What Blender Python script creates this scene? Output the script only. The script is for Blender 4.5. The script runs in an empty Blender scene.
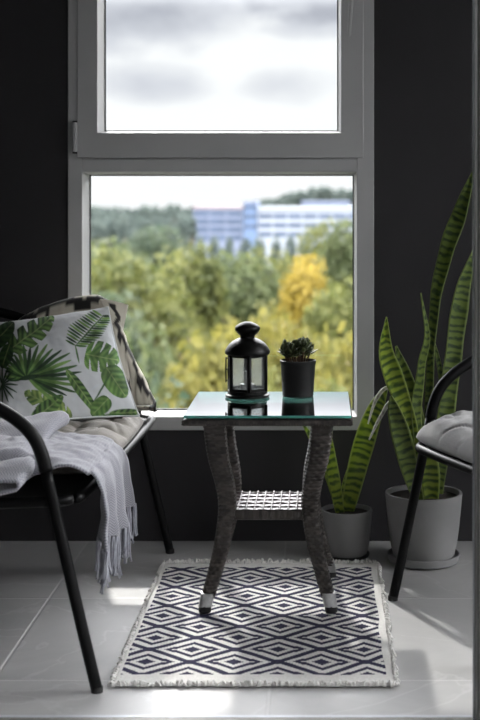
import bpy, bmesh, math, random
import numpy as np
from mathutils import Vector, Matrix, noise as mnoise

random.seed(7)
rng = np.random.RandomState(7)
PI = math.pi
C = bpy.context.scene.collection
F, CX, HY, H = 1350.0, 322.0, 199.0, 1.04      # focal length (px), principal point, eye height


def at(px, py, Y):
    """measure a point of the photograph at a known distance"""
    return Vector(((px - CX) * Y / F, Y, H - (py - HY) * Y / F))


# ------------------------------------------------------------------ materials
def mat(name):
    m = bpy.data.materials.new(name)
    m.use_nodes = True
    nt = m.node_tree
    b = nt.nodes.get('Principled BSDF')
    return m, nt, b


def N(nt, t, **kw):
    n = nt.nodes.new(t)
    for k, v in kw.items():
        if k.startswith('i_'):
            n.inputs[k[2:].replace('_', ' ')].default_value = v
        else:
            setattr(n, k, v)
    return n


def ramp(nt, fac, stops, interp='LINEAR'):
    r = N(nt, 'ShaderNodeValToRGB')
    r.color_ramp.interpolation = interp
    el = r.color_ramp.elements
    while len(el) < len(stops):
        el.new(0.5)
    for e, (p, c) in zip(el, stops):
        e.position = p
        e.color = (*c, 1) if len(c) == 3 else c
    nt.links.new(fac, r.inputs[0])
    return r.outputs[0]


def boost(m, k):
    """scale the mirror share of a glass material"""
    nt = m.node_tree
    mx = [n for n in nt.nodes if n.type == 'MIX_SHADER'][0]
    l = mx.inputs[0].links[0]; src = l.from_socket
    mu = N(nt, 'ShaderNodeMath', operation='MULTIPLY', use_clamp=True); mu.inputs[1].default_value = k
    nt.links.new(src, mu.inputs[0]); nt.links.new(mu.outputs[0], mx.inputs[0])


def plain(name, col, rough=0.5, metal=0.0, var=0.15, scale=30.0, bump=0.0, bscale=200.0, spec=0.5, sheen=0.0):
    m, nt, b = mat(name)
    tc = N(nt, 'ShaderNodeTexCoord')
    no = N(nt, 'ShaderNodeTexNoise', i_Scale=scale, i_Detail=4.0)
    nt.links.new(tc.outputs['Object'], no.inputs['Vector'])
    lo = tuple(c * (1 - var) for c in col)
    hi = tuple(min(1, c * (1 + var)) for c in col)
    nt.links.new(ramp(nt, no.outputs[0], [(0.3, lo), (0.7, hi)]), b.inputs['Base Color'])
    b.inputs['Roughness'].default_value = rough
    b.inputs['Metallic'].default_value = metal
    b.inputs['Specular IOR Level'].default_value = spec
    if sheen:
        b.inputs['Sheen Weight'].default_value = sheen
    if bump:
        n2 = N(nt, 'ShaderNodeTexNoise', i_Scale=bscale, i_Detail=3.0)
        nt.links.new(tc.outputs['Object'], n2.inputs['Vector'])
        bp = N(nt, 'ShaderNodeBump', i_Strength=bump, i_Distance=0.002)
        nt.links.new(n2.outputs[0], bp.inputs['Height'])
        nt.links.new(bp.outputs[0], b.inputs['Normal'])
    return m


def vcol(name, rough=0.85, bump=0.3, bscale=900.0, sheen=0.0, spec=0.25):
    m, nt, b = mat(name)
    a = N(nt, 'ShaderNodeVertexColor', layer_name='print')
    nt.links.new(a.outputs[0], b.inputs['Base Color'])
    b.inputs['Roughness'].default_value = rough
    b.inputs['Specular IOR Level'].default_value = spec
    b.inputs['Sheen Weight'].default_value = sheen
    tc = N(nt, 'ShaderNodeTexCoord')
    n2 = N(nt, 'ShaderNodeTexNoise', i_Scale=bscale, i_Detail=2.0)
    nt.links.new(tc.outputs['Object'], n2.inputs['Vector'])
    bp = N(nt, 'ShaderNodeBump', i_Strength=bump, i_Distance=0.001)
    nt.links.new(n2.outputs[0], bp.inputs['Height'])
    nt.links.new(bp.outputs[0], b.inputs['Normal'])
    return m


def glass_mat(name, tint=(1, 1, 1), ior=1.45, rough=0.0):
    m, nt, b = mat(name)
    nt.nodes.remove(b)
    out = nt.nodes['Material Output']
    tr = N(nt, 'ShaderNodeBsdfTransparent')
    tr.inputs[0].default_value = (*tint, 1)
    gl = N(nt, 'ShaderNodeBsdfGlossy')
    gl.inputs['Roughness'].default_value = rough
    fr = N(nt, 'ShaderNodeFresnel', i_IOR=ior)
    mx = N(nt, 'ShaderNodeMixShader')
    nt.links.new(fr.outputs[0], mx.inputs[0])
    nt.links.new(tr.outputs[0], mx.inputs[1])
    nt.links.new(gl.outputs[0], mx.inputs[2])
    nt.links.new(mx.outputs[0], out.inputs[0])
    return m


M = {}
M['wall'] = plain('charcoal_paint', (0.0200, 0.0185, 0.0215), 0.75, var=0.08, scale=5, bump=0.15, bscale=120)
M['white_wall'] = plain('white_paint', (0.26, 0.255, 0.25), 0.8, var=0.03, scale=4)
M['ceil'] = plain('ceiling_paint', (0.26, 0.26, 0.26), 0.9, var=0.02)
M['pvc'] = plain('white_pvc', (0.42, 0.42, 0.425), 0.5, var=0.03, scale=6)
M['gasket'] = plain('rubber_gasket', (0.02, 0.02, 0.02), 0.6)
M['steel'] = plain('brushed_steel', (0.42, 0.42, 0.42), 0.45, metal=0.9, var=0.1, scale=150)
M['alu'] = plain('door_aluminium', (0.20, 0.20, 0.18), 0.45, metal=0.3, var=0.05)
M['alu_light'] = plain('door_aluminium_edge', (0.55, 0.57, 0.62), 0.4, metal=0.3, var=0.05)
M['black_tube'] = plain('black_powder_coat', (0.0022, 0.0022, 0.0025), 0.42, var=0.1, spec=0.16, bump=0.05)
M['black_mesh'] = plain('black_webbing', (0.012, 0.012, 0.012), 0.7, var=0.2, scale=120, bump=0.4, bscale=300)
M['lantern'] = plain('black_lantern_enamel', (0.003, 0.003, 0.003), 0.42, var=0.15, scale=60, spec=0.2)
M['clay_black'] = plain('black_pot_glaze', (0.009, 0.009, 0.0095), 0.55, var=0.12, bump=0.1, spec=0.3)
M['ceramic'] = plain('grey_ceramic', (0.23, 0.227, 0.228), 0.55, var=0.05, scale=12, bump=0.05)
M['ceramic_dark'] = plain('dark_ceramic', (0.05, 0.05, 0.05), 0.5, var=0.08)
M['soil'] = plain('potting_soil', (0.018, 0.013, 0.010), 0.95, var=0.5, scale=160, bump=1.0, bscale=200)
M['wax'] = plain('candle_wax', (0.75, 0.73, 0.68), 0.5, var=0.03)
M['taupe'] = plain('taupe_canvas', (0.235, 0.215, 0.19), 0.9, var=0.08, scale=40, bump=0.4, bscale=700, sheen=0.2)
M['grey_canvas'] = plain('grey_canvas', (0.37, 0.365, 0.365), 0.9, var=0.06, scale=40, bump=0.35, bscale=700, sheen=0.2)
M['thread'] = plain('cream_thread', (0.80, 0.785, 0.76), 0.95, var=0.10, scale=90)
M['rubber'] = plain('black_rubber', (0.012, 0.012, 0.012), 0.7)
M['bark'] = plain('tree_bark', (0.09, 0.065, 0.045), 0.9, var=0.3, scale=8)
M['glass'] = glass_mat('window_glass', (0.97, 0.98, 0.98), 1.30)
M['lglass'] = glass_mat('lantern_glass', (0.86, 0.88, 0.88), 1.40)
_nt = M['lglass'].node_tree          # a translucent grey share mixed into the panes
_d = N(_nt, 'ShaderNodeBsdfTranslucent'); _d.inputs[0].default_value = (0.55, 0.56, 0.56, 1)
_m = N(_nt, 'ShaderNodeMixShader'); _m.inputs[0].default_value = 0.22
_o = _nt.nodes['Material Output']; _src = _o.inputs[0].links[0].from_socket
_nt.links.new(_src, _m.inputs[1]); _nt.links.new(_d.outputs[0], _m.inputs[2]); _nt.links.new(_m.outputs[0], _o.inputs[0])
M['tglass'] = glass_mat('tabletop_glass', (0.80, 0.93, 0.91), 4.0, 0.015)
boost(M['tglass'], 1.9)
M['print'] = vcol('leaf_print_cotton', 0.85, 0.25, 1200)
M['aztec'] = vcol('woven_blanket', 0.95, 0.5, 700, sheen=0.2)


def m_glass_edge():
    m, nt, b = mat('teal_glass_edge')
    b.inputs['Base Color'].default_value = (0.22, 0.80, 0.70, 1)
    b.inputs['Roughness'].default_value = 0.12
    tl = N(nt, 'ShaderNodeBsdfTranslucent'); tl.inputs[0].default_value = (0.42, 0.97, 0.88, 1)
    ms = N(nt, 'ShaderNodeMixShader'); ms.inputs[0].default_value = 0.6
    nt.links.new(b.outputs[0], ms.inputs[1]); nt.links.new(tl.outputs[0], ms.inputs[2])
    nt.links.new(ms.outputs[0], nt.nodes['Material Output'].inputs[0])
    return m
M['tedge'] = m_glass_edge()


def m_floor():
    m, nt, b = mat('grey_floor_tile')
    tc = N(nt, 'ShaderNodeTexCoord')
    mp = N(nt, 'ShaderNodeMapping')
    # joints fall at x = -0.71, -0.11, 0.49 and y = 2.915, 3.515, 4.115
    mp.inputs['Location'].default_value = (0.71, -2.918, 0)
    nt.links.new(tc.outputs['Object'], mp.inputs[0])
    sep = N(nt, 'ShaderNodeSeparateXYZ')
    nt.links.new(mp.outputs[0], sep.inputs[0])
    edges, ids = [], []
    for ax in (0, 1):
        d = N(nt, 'ShaderNodeMath', operation='DIVIDE'); d.inputs[1].default_value = 0.6
        nt.links.new(sep.outputs[ax], d.inputs[0])
        fl = N(nt, 'ShaderNodeMath', operation='FLOOR'); nt.links.new(d.outputs[0], fl.inputs[0]); ids.append(fl)
        fr = N(nt, 'ShaderNodeMath', operation='FRACT'); nt.links.new(d.outputs[0], fr.inputs[0])
        pp = N(nt, 'ShaderNodeMath', operation='PINGPONG'); pp.inputs[1].default_value = 0.5
        nt.links.new(fr.outputs[0], pp.inputs[0]); edges.append(pp)
    mn = N(nt, 'ShaderNodeMath', operation='MINIMUM')
    nt.links.new(edges[0].outputs[0], mn.inputs[0]); nt.links.new(edges[1].outputs[0], mn.inputs[1])
    cmb = N(nt, 'ShaderNodeCombineXYZ')
    nt.links.new(ids[0].outputs[0], cmb.inputs[0]); nt.links.new(ids[1].outputs[0], cmb.inputs[1])
    wn = N(nt, 'ShaderNodeTexWhiteNoise'); nt.links.new(cmb.outputs[0], wn.inputs['Vector'])
    add = N(nt, 'ShaderNodeVectorMath', operation='ADD')
    sc = N(nt, 'ShaderNodeVectorMath', operation='SCALE'); sc.inputs['Scale'].default_value = 7.0
    nt.links.new(wn.outputs['Color'], sc.inputs[0])
    nt.links.new(tc.outputs['Object'], add.inputs[0]); nt.links.new(sc.outputs[0], add.inputs[1])
    n1 = N(nt, 'ShaderNodeTexNoise', i_Scale=2.2, i_Detail=7.0, i_Distortion=0.8, i_Roughness=0.6)
    nt.links.new(add.outputs[0], n1.inputs['Vector'])
    base = ramp(nt, n1.outputs[0], [(0.3, (0.30, 0.297, 0.298)), (0.52, (0.365, 0.361, 0.360)), (0.75, (0.43, 0.424, 0.420))])
    # pale veins
    n2 = N(nt, 'ShaderNodeTexNoise', i_Scale=1.6, i_Detail=5.0, i_Distortion=1.6)
    nt.links.new(add.outputs[0], n2.inputs['Vector'])
    vein = ramp(nt, n2.outputs[0], [(0.488, (0, 0, 0)), (0.5, (1, 1, 1)), (0.512, (0, 0, 0))])
    mx = N(nt, 'ShaderNodeMix', data_type='RGBA'); mx.inputs[0].default_value = 0
    vm = N(nt, 'ShaderNodeMath', operation='MULTIPLY'); vm.inputs[1].default_value = 0.42
    nt.links.new(vein, vm.inputs[0]); nt.links.new(vm.outputs[0], mx.inputs[0])
    nt.links.new(base, mx.inputs[6]); mx.inputs[7].default_value = (0.5, 0.5, 0.5, 1)
    gr = ramp(nt, mn.outputs[0], [(0.0035, (1, 1, 1)), (0.005, (0, 0, 0))])
    m2 = N(nt, 'ShaderNodeMix', data_type='RGBA')
    nt.links.new(gr, m2.inputs[0]); nt.links.new(mx.outputs[2], m2.inputs[6]); m2.inputs[7].default_value = (0.47, 0.465, 0.462, 1)
    nt.links.new(m2.outputs[2], b.inputs['Base Color'])
    b.inputs['Roughness'].default_value = 0.36
    b.inputs['Specular IOR Level'].default_value = 0.5
    bp = N(nt, 'ShaderNodeBump', i_Strength=0.5, i_Distance=0.002, invert=True)
    nt.links.new(gr, bp.inputs['Height']); nt.links.new(bp.outputs[0], b.inputs['Normal'])
    return m
M['floor'] = m_floor()


def m_rug():
    m, nt, b = mat('navy_diamond_weave')
    tc = N(nt, 'ShaderNodeTexCoord')
    uvn = tc.outputs['UV']            # UV in metres from the first diamond's centre
    sep = N(nt, 'ShaderNodeSeparateXYZ'); nt.links.new(uvn, sep.inputs[0])

    def mth(op, a, bv=None):
        n = N(nt, 'ShaderNodeMath', operation=op)
        if isinstance(a, (int, float)): n.inputs[0].default_value = a
        else: nt.links.new(a, n.inputs[0])
        if bv is not None:
            if isinstance(bv, (int, float)): n.inputs[1].default_value = bv
            else: nt.links.new(bv, n.inputs[1])
        return n.outputs[0]
    PX, PY = 0.1965, 0.167
    qx = mth('DIVIDE', mth('FLOOR', mth('MULTIPLY', sep.outputs[0], 32 / PX)), 32.0)
    qy = mth('DIVIDE', mth('FLOOR', mth('MULTIPLY', sep.outputs[1], 30 / PY)), 30.0)

    def diamond(ox):
        ax = mth('MULTIPLY', mth('PINGPONG', mth('ADD', qx, ox + 40.0), 0.5), 2.0)
        ay = mth('MULTIPLY', mth('PINGPONG', mth('ADD', qy, ox + 40.0), 0.5), 2.0)
        return mth('ADD', ax, ay)
    d = mth('MINIMUM', diamond(0.0), diamond(0.5))
    band = ramp(nt, d, [(0.0, (1, 1, 1)), (0.20, (0, 0, 0)), (0.44, (1, 1, 1)), (0.64, (0, 0, 0)), (0.86, (1, 1, 1))], 'CONSTANT')
    # woven field with plain margins
    fx = mth('MULTIPLY', mth('GREATER_THAN', sep.outputs[0], -0.042), mth('LESS_THAN', sep.outputs[0], 0.535))
    fy = mth('MULTIPLY', mth('GREATER_THAN', sep.outputs[1], -0.078), mth('LESS_THAN', sep.outputs[1], 0.780))
    fac = mth('MULTIPLY', band, mth('MULTIPLY', fx, fy))
    no = N(nt, 'ShaderNodeTexNoise', i_Scale=160.0, i_Detail=3.0); nt.links.new(uvn, no.inputs['Vector'])
    cw = ramp(nt, no.outputs[0], [(0.3, (0.72, 0.705, 0.68)), (0.7, (0.86, 0.845, 0.82))])
    cn = ramp(nt, no.outputs[0], [(0.3, (0.028, 0.027, 0.055)), (0.7, (0.065, 0.062, 0.11))])
    mx = N(nt, 'ShaderNodeMix', data_type='RGBA')
    nt.links.new(fac, mx.inputs[0]); nt.links.new(cw, mx.inputs[6]); nt.links.new(cn, mx.inputs[7])
    nt.links.new(mx.outputs[2], b.inputs['Base Color'])
    b.inputs['Roughness'].default_value = 0.95
    b.inputs['Specular IOR Level'].default_value = 0.1
    wv = N(nt, 'ShaderNodeTexWave', i_Scale=130.0, bands_direction='Y'); nt.links.new(uvn, wv.inputs['Vector'])
    bp = N(nt, 'ShaderNodeBump', i_Strength=0.5, i_Distance=0.002)
    ad = mth('ADD', wv.outputs['Fac'], no.outputs[0])
    nt.links.new(ad, bp.inputs['Height']); nt.links.new(bp.outputs[0], b.inputs['Normal'])
    return m
M['rug'] = m_rug()


def m_throw():
    m, nt, b = mat('pale_blue_herringbone')
    tc = N(nt, 'ShaderNodeTexCoord')
    sep = N(nt, 'ShaderNodeSeparateXYZ'); nt.links.new(tc.outputs['UV'], sep.inputs[0])

    def mth(op, a, bv):
        n = N(nt, 'ShaderNodeMath', operation=op)
        for i, v in enumerate((a, bv)):
            if isinstance(v, (int, float)): n.inputs[i].default_value = v
            else: nt.links.new(v, n.inputs[i])
        return n.outputs[0]
    zz = mth('PINGPONG', sep.outputs[1], 0.010)
    fr = mth('PINGPONG', mth('ADD', sep.outputs[0], zz), 0.0032)
    h = mth('DIVIDE', fr, 0.0032)
    no = N(nt, 'ShaderNodeTexNoise', i_Scale=300.0, i_Detail=3.0); nt.links.new(tc.outputs['UV'], no.inputs['Vector'])
    hh = mth('ADD', mth('MULTIPLY', h, 0.75), mth('MULTIPLY', no.outputs[0], 0.5))
    nt.links.new(ramp(nt, hh, [(0.25, (0.165, 0.165, 0.19)), (0.85, (0.40, 0.40, 0.44))]), b.inputs['Base Color'])
    b.inputs['Roughness'].default_value = 0.95
    b.inputs['Specular IOR Level'].default_value = 0.15
    b.inputs['Sheen Weight'].default_value = 0.3
    bp = N(nt, 'ShaderNodeBump', i_Strength=0.35, i_Distance=0.0015)
    nt.links.new(hh, bp.inputs['Height']); nt.links.new(bp.outputs[0], b.inputs['Normal'])
    return m
M['throw'] = m_throw()
M['throw_thread'] = plain('pale_blue_thread', (0.36, 0.365, 0.405), 0.95, var=0.15, scale=100)


def m_rattan():
    m, nt, b = mat('brown_rattan')
    a = N(nt, 'ShaderNodeVertexColor', layer_name='print')
    nt.links.new(a.outputs[0], b.inputs['Base Color'])
    b.inputs['Roughness'].default_value = 0.33
    b.inputs['Specular IOR Level'].default_value = 0.4
    return m
M['rattan'] = m_rattan()


def m_leaf(name, dark, mid, light, bandscale=22.0, trans=0.25, edge=(0.45, 0.5, 0.2)):
    """UV: x across the blade 0..1, y along it in metres"""
    m, nt, b = mat(name)
    out = nt.nodes['Material Output']
    tc = N(nt, 'ShaderNodeTexCoord')
    mp = N(nt, 'ShaderNodeMapping'); mp.inputs['Scale'].default_value = (0.30, bandscale, 1)
    nt.links.new(tc.outputs['UV'], mp.inputs[0])
    no = N(nt, 'ShaderNodeTexNoise', i_Scale=4.0, i_Detail=5.0, i_Distortion=0.7)
    nt.links.new(mp.outputs[0], no.inputs['Vector'])
    wv = N(nt, 'ShaderNodeTexWave', bands_direction='Y', i_Scale=bandscale * 0.9, i_Distortion=7.0, i_Detail=3.0)
    wv.inputs['Detail Scale'].default_value = 1.2
    mp2 = N(nt, 'ShaderNodeMapping'); mp2.inputs['Scale'].default_value = (0.035, 1.0, 1)
    nt.links.new(tc.outputs['UV'], mp2.inputs[0]); nt.links.new(mp2.outputs[0], wv.inputs['Vector'])
    bl = N(nt, 'ShaderNodeMath', operation='MULTIPLY_ADD'); bl.inputs[1].default_value = 0.45
    hf = N(nt, 'ShaderNodeMath', operation='MULTIPLY'); hf.inputs[1].default_value = 0.60
    nt.links.new(no.outputs[0], hf.inputs[0])
    nt.links.new(wv.outputs['Fac'], bl.inputs[0]); nt.links.new(hf.outputs[0], bl.inputs[2])
    col = ramp(nt, bl.outputs[0], [(0.30, dark), (0.44, mid), (0.62, light)])
    sep = N(nt, 'ShaderNodeSeparateXYZ'); nt.links.new(tc.outputs['UV'], sep.inputs[0])
    pp = N(nt, 'ShaderNodeMath', operation='PINGPONG'); pp.inputs[1].default_value = 0.5
    nt.links.new(sep.outputs[0], pp.inputs[0])
    eg = ramp(nt, pp.outputs[0], [(0.03, (1, 1, 1)), (0.09, (0, 0, 0))])
    mx = N(nt, 'ShaderNodeMix', data_type='RGBA')
    nt.links.new(eg, mx.inputs[0]); nt.links.new(col, mx.inputs[6]); mx.inputs[7].default_value = (*edge, 1)
    nt.links.new(mx.outputs[2], b.inputs['Base Color'])
    b.inputs['Roughness'].default_value = 0.38
    tl = N(nt, 'ShaderNodeBsdfTranslucent'); nt.links.new(mx.outputs[2], tl.inputs[0])
    ms = N(nt, 'ShaderNodeMixShader'); ms.inputs[0].default_value = trans
    nt.links.new(b.outputs[0], ms.inputs[1]); nt.links.new(tl.outputs[0], ms.inputs[2])
    nt.links.new(ms.outputs[0], out.inputs[0])
    return m
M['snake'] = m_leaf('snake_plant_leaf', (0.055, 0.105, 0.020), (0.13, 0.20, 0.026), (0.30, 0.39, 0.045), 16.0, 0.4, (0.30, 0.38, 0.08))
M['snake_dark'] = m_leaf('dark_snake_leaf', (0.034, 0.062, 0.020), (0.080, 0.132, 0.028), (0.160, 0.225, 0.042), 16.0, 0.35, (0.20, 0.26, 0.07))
M['dry'] = m_leaf('dried_leaf', (0.35, 0.34, 0.28), (0.5, 0.5, 0.42), (0.62, 0.6, 0.52), 18.0, 0.2, (0.7, 0.7, 0.62))
M['succ'] = m_leaf('succulent_leaf', (0.018, 0.026, 0.010), (0.034, 0.048, 0.018), (0.085, 0.105, 0.04), 60.0, 0.15, (0.10, 0.055, 0.035))


def m_foliage(name, cols):
    m, nt, b = mat(name)
    out = nt.nodes['Material Output']
    g = N(nt, 'ShaderNodeNewGeometry')
    tc = N(nt, 'ShaderNodeTexCoord')
    no = N(nt, 'ShaderNodeTexNoise', i_Scale=0.42, i_Detail=3.0)
    nt.links.new(tc.outputs['Object'], no.inputs['Vector'])
    ad = N(nt, 'ShaderNodeMath', operation='ADD')
    s1 = N(nt, 'ShaderNodeMath', operation='MULTIPLY'); s1.inputs[1].default_value = 0.30
    nt.links.new(g.outputs['Random Per Island'], s1.inputs[0])
    s2 = N(nt, 'ShaderNodeMath', operation='MULTIPLY'); s2.inputs[1].default_value = 0.85  # clump-scale tones put in for missing sun and shade contrast
    nt.links.new(no.outputs[0], s2.inputs[0])
    nt.links.new(s1.outputs[0], ad.inputs[0]); nt.links.new(s2.outputs[0], ad.inputs[1])
    col = ramp(nt, ad.outputs[0], [(0.25, cols[0]), (0.5, cols[1]), (0.8, cols[2])])
    nt.links.new(col, b.inputs['Base Color'])
    b.inputs['Roughness'].default_value = 0.6
    b.inputs['Specular IOR Level'].default_value = 0.2
    tl = N(nt, 'ShaderNodeBsdfTranslucent'); nt.links.new(col, tl.inputs[0])
    ms = N(nt, 'ShaderNodeMixShader'); ms.inputs[0].default_value = 0.5
    nt.links.new(b.outputs[0], ms.inputs[1]); nt.links.new(tl.outputs[0], ms.inputs[2])
    nt.links.new(ms.outputs[0], out.inputs[0])
    return m
FO = {
    'green': m_foliage('green_foliage', [(0.0160, 0.0252, 0.0118), (0.0420, 0.0554, 0.0218), (0.0840, 0.0974, 0.0420)]),
    'olive': m_foliage('olive_foliage', [(0.0218, 0.0302, 0.0092), (0.0605, 0.0697, 0.0185), (0.1134, 0.1159, 0.0378)]),
    'yellowgreen': m_foliage('yellow_green_foliage', [(0.0336, 0.0353, 0.0092), (0.0840, 0.0806, 0.0168), (0.1554, 0.1361, 0.0336)]),
    'yellow': m_foliage('yellow_foliage', [(0.0714, 0.0588, 0.0118), (0.1680, 0.1260, 0.0168), (0.2604, 0.1932, 0.0378)]),
    'dark': m_foliage('dark_foliage', [(0.0210, 0.0353, 0.0218), (0.0378, 0.0538, 0.0319), (0.0630, 0.0773, 0.0462)]),
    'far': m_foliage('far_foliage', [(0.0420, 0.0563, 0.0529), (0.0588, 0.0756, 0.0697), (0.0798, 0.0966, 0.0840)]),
}

# ------------------------------------------------------------------ mesh helpers
def newmesh(name, verts, faces, m, parent=None, smooth=True, uvs=None, cols=None, kind=None):
    me = bpy.data.meshes.new(name)
    me.from_pydata([tuple(v) for v in verts], [], faces)
    if uvs is not None:
        ul = me.uv_layers.new(name='UVMap')
        li = np.empty(len(me.loops), dtype=np.int32); me.loops.foreach_get('vertex_index', li)
        ul.data.foreach_set('uv', np.asarray(uvs, dtype=np.float32)[li].ravel())
    if cols is not None:
        ca = me.color_attributes.new('print', 'FLOAT_COLOR', 'POINT')
        cc = np.ones((len(verts), 4), dtype=np.float32); cc[:, :3] = cols
        ca.data.foreach_set('color', cc.ravel())
    if smooth:
        me.polygons.foreach_set('use_smooth', np.ones(len(me.polygons), dtype=bool))
    mats = m if isinstance(m, (list, tuple)) else [m]
    for q in mats:
        me.materials.append(q)
    o = bpy.data.objects.new(name, me)
    C.objects.link(o)
    if parent is not None:
        o.parent = parent
    if kind:
        o['kind'] = kind
    me.update()
    return o


class MB:
    """collects shapes, builds one mesh"""
    def __init__(self):
        self.v, self.f = [], []

    def add(self, v, f):
        o = len(self.v)
        self.v += [Vector(p) for p in v]
        self.f += [tuple(i + o for i in q) for q in f]
        return self

    def box(self, x0, x1, y0, y1, z0, z1):
        v = [(x, y, z) for x in (x0, x1) for y in (y0, y1) for z in (z0, z1)]
        f = [(0, 1, 3, 2), (4, 6, 7, 5), (0, 4, 5, 1), (2, 3, 7, 6), (0, 2, 6, 4), (1, 5, 7, 3)]
        return self.add(v, f)

    def lathe(self, prof, n=40, c=(0, 0, 0), ph=0.0):
        v, f = [], []
        for r, z in prof:
            for k in range(n):
                a = ph + 2 * PI * k / n
                v.append((c[0] + r * math.cos(a), c[1] + r * math.sin(a), c[2] + z))
        for i in range(len(prof) - 1):
            for k in range(n):
                k2 = (k + 1) % n
                f.append((i * n + k, i * n + k2, (i + 1) * n + k2, (i + 1) * n + k))
        self.add(v, f)
        o = len(self.v) - len(v)
        if prof[0][0] > 1e-6: self.f.append(tuple(o + k for k in reversed(range(n))))
        if prof[-1][0] > 1e-6: self.f.append(tuple(o + (len(prof) - 1) * n + k for k in range(n)))
        return self

    def tube(self, pts, r, n=12, cap=True):
        pts = [Vector(p) for p in pts]
        R = r if isinstance(r, (list, tuple)) else [r] * len(pts)
        v, f = [], []
        up = None
        for i, p in enumerate(pts):
            t = (pts[min(i + 1, len(pts) - 1)] - pts[max(i - 1, 0)]).normalized()
            if up is None:
                up = Vector((0, 0, 1)) if abs(t.z) < 0.9 else Vector((0, 1, 0))
            s = t.cross(up).normalized(); up = s.cross(t).normalized()
            for k in range(n):
                a = 2 * PI * k / n
                v.append(p + (s * math.cos(a) + up * math.sin(a)) * R[i])
        for i in range(len(pts) - 1):
            for k in range(n):
                k2 = (k + 1) % n
                f.append((i * n + k, i * n + k2, (i + 1) * n + k2, (i + 1) * n + k))
        if cap:
            f.append(tuple(reversed(range(n)))); f.append(tuple((len(pts) - 1) * n + k for k in range(n)))
        return self.add(v, f)

    def build(self, name, m, parent=None, smooth=False, kind=None, bevel=0.0, auto=None, merge=False):
        o = newmesh(name, self.v, self.f, m, parent, smooth, kind=kind)
        bm = bmesh.new(); bm.from_mesh(o.data)
        if merge:
            bmesh.ops.remove_doubles(bm, verts=bm.verts, dist=1e-5)
        bmesh.ops.recalc_face_normals(bm, faces=bm.faces)
        if auto:
            for e in bm.edges:
                if len(e.link_faces) == 2 and e.calc_face_angle(0) > auto:
                    e.smooth = False
        bm.to_mesh(o.data); bm.free()
        if bevel:
            md = o.modifiers.new('bevel', 'BEVEL'); md.width = bevel; md.segments = 2; md.limit_method = 'ANGLE'
        return o


def smooth_path(pts, n=8, closed=False):
    """Catmull-Rom"""
    P = [Vector(p) for p in pts]
    out = []
    L = len(P)
    rngs = range(L) if closed else range(L - 1)
    for i in rngs:
        if closed:
            p0, p1, p2, p3 = P[(i - 1) % L], P[i], P[(i + 1) % L], P[(i + 2) % L]
        else:
            p0 = P[i - 1] if i > 0 else P[0] * 2 - P[1]
            p1, p2 = P[i], P[i + 1]
            p3 = P[i + 2] if i + 2 < L else P[-1] * 2 - P[-2]
        for k in range(n):
            t = k / n
            out.append(0.5 * ((2 * p1) + (p2 - p0) * t + (2 * p0 - 5 * p1 + 4 * p2 - p3) * t * t + (3 * p1 - p0 - 3 * p2 + p3) * t ** 3))
    if not closed:
        out.append(P[-1].copy())
    return out


def empty(name, label, cat, loc=(0, 0, 0), rz=0.0, group=None, kind=None):
    o = bpy.data.objects.new(name, None); C.objects.link(o)
    o.location = loc; o.rotation_euler = (0, 0, rz)
    o.empty_display_size = 0.05
    tag(o, label, cat, group, kind)
    return o


def tag(o, label=None, cat=None, group=None, kind=None):
    if label: o['label'] = label
    if cat: o['category'] = cat
    if group: o['group'] = group
    if kind: o['kind'] = kind
    return o


def grid_faces(nu, nv, off=0, flip=False):
    f = []
    for i in range(nu - 1):
        for j in range(nv - 1):
            a = off + i * nv + j
            q = (a, a + nv, a + nv + 1, a + 1)
            f.append(q[::-1] if flip else q)
    return f


def fbm(x, y, z=0.0, oct=3):
    s, a = 0.0, 1.0
    for k in range(oct):
        s += a * mnoise.noise((x, y, z + 7.3 * k)); x *= 2.03; y *= 2.03; a *= 0.5
    return s


# ------------------------------------------------------------------ room shell
WY = 4.105                     # inner face of the window wall
X0, X1 = -1.50, 1.22           # balcony side walls
DY = 2.60                      # plane of the sliding door
CZ = 2.60
WT = 0.15

fl = MB().box(-2.3, 2.3, -2.4, WY + 0.02, -0.12, 0.0).build('floor', M['floor'], kind='structure')
tag(fl, kind='structure')
wx0, wx1, wz0, wz1 = -0.772, 0.158, 0.3375, 2.12
wb = MB()
wb.box(X0 - 0.1, wx0, WY, WY + WT, -0.12, CZ + 0.1)
wb.box(wx1, X1 + 0.1, WY, WY + WT, -0.12, CZ + 0.1)
wb.box(wx0, wx1, WY, WY + WT, -0.12, wz0)
wb.box(wx0, wx1, WY, WY + WT, wz1, CZ + 0.1)
wb.build('wall_back', M['wall'], kind='structure')
MB().box(X0 - 0.1, X0, DY, WY, 0, CZ).build('wall_left', M['wall'], kind='structure')
# right side of the balcony: parapet, unseen glazing above, sized for the side light
wr = MB()
wr.box(X1, X1 + 0.1, DY, WY, 0, 0.12); wr.box(X1, X1 + 0.1, DY, WY, 2.45, CZ)
wr.box(X1, X1 + 0.1, DY, DY + 0.06, 0.12, 2.45); wr.box(X1, X1 + 0.1, 3.78, WY, 0.12, 2.45)
wr.build('wall_right', M['wall'], kind='structure')
MB().box(-2.3, 2.3, -2.4, WY + WT, CZ, CZ + 0.1).build('ceiling', M['ceil'], kind='structure')
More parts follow.
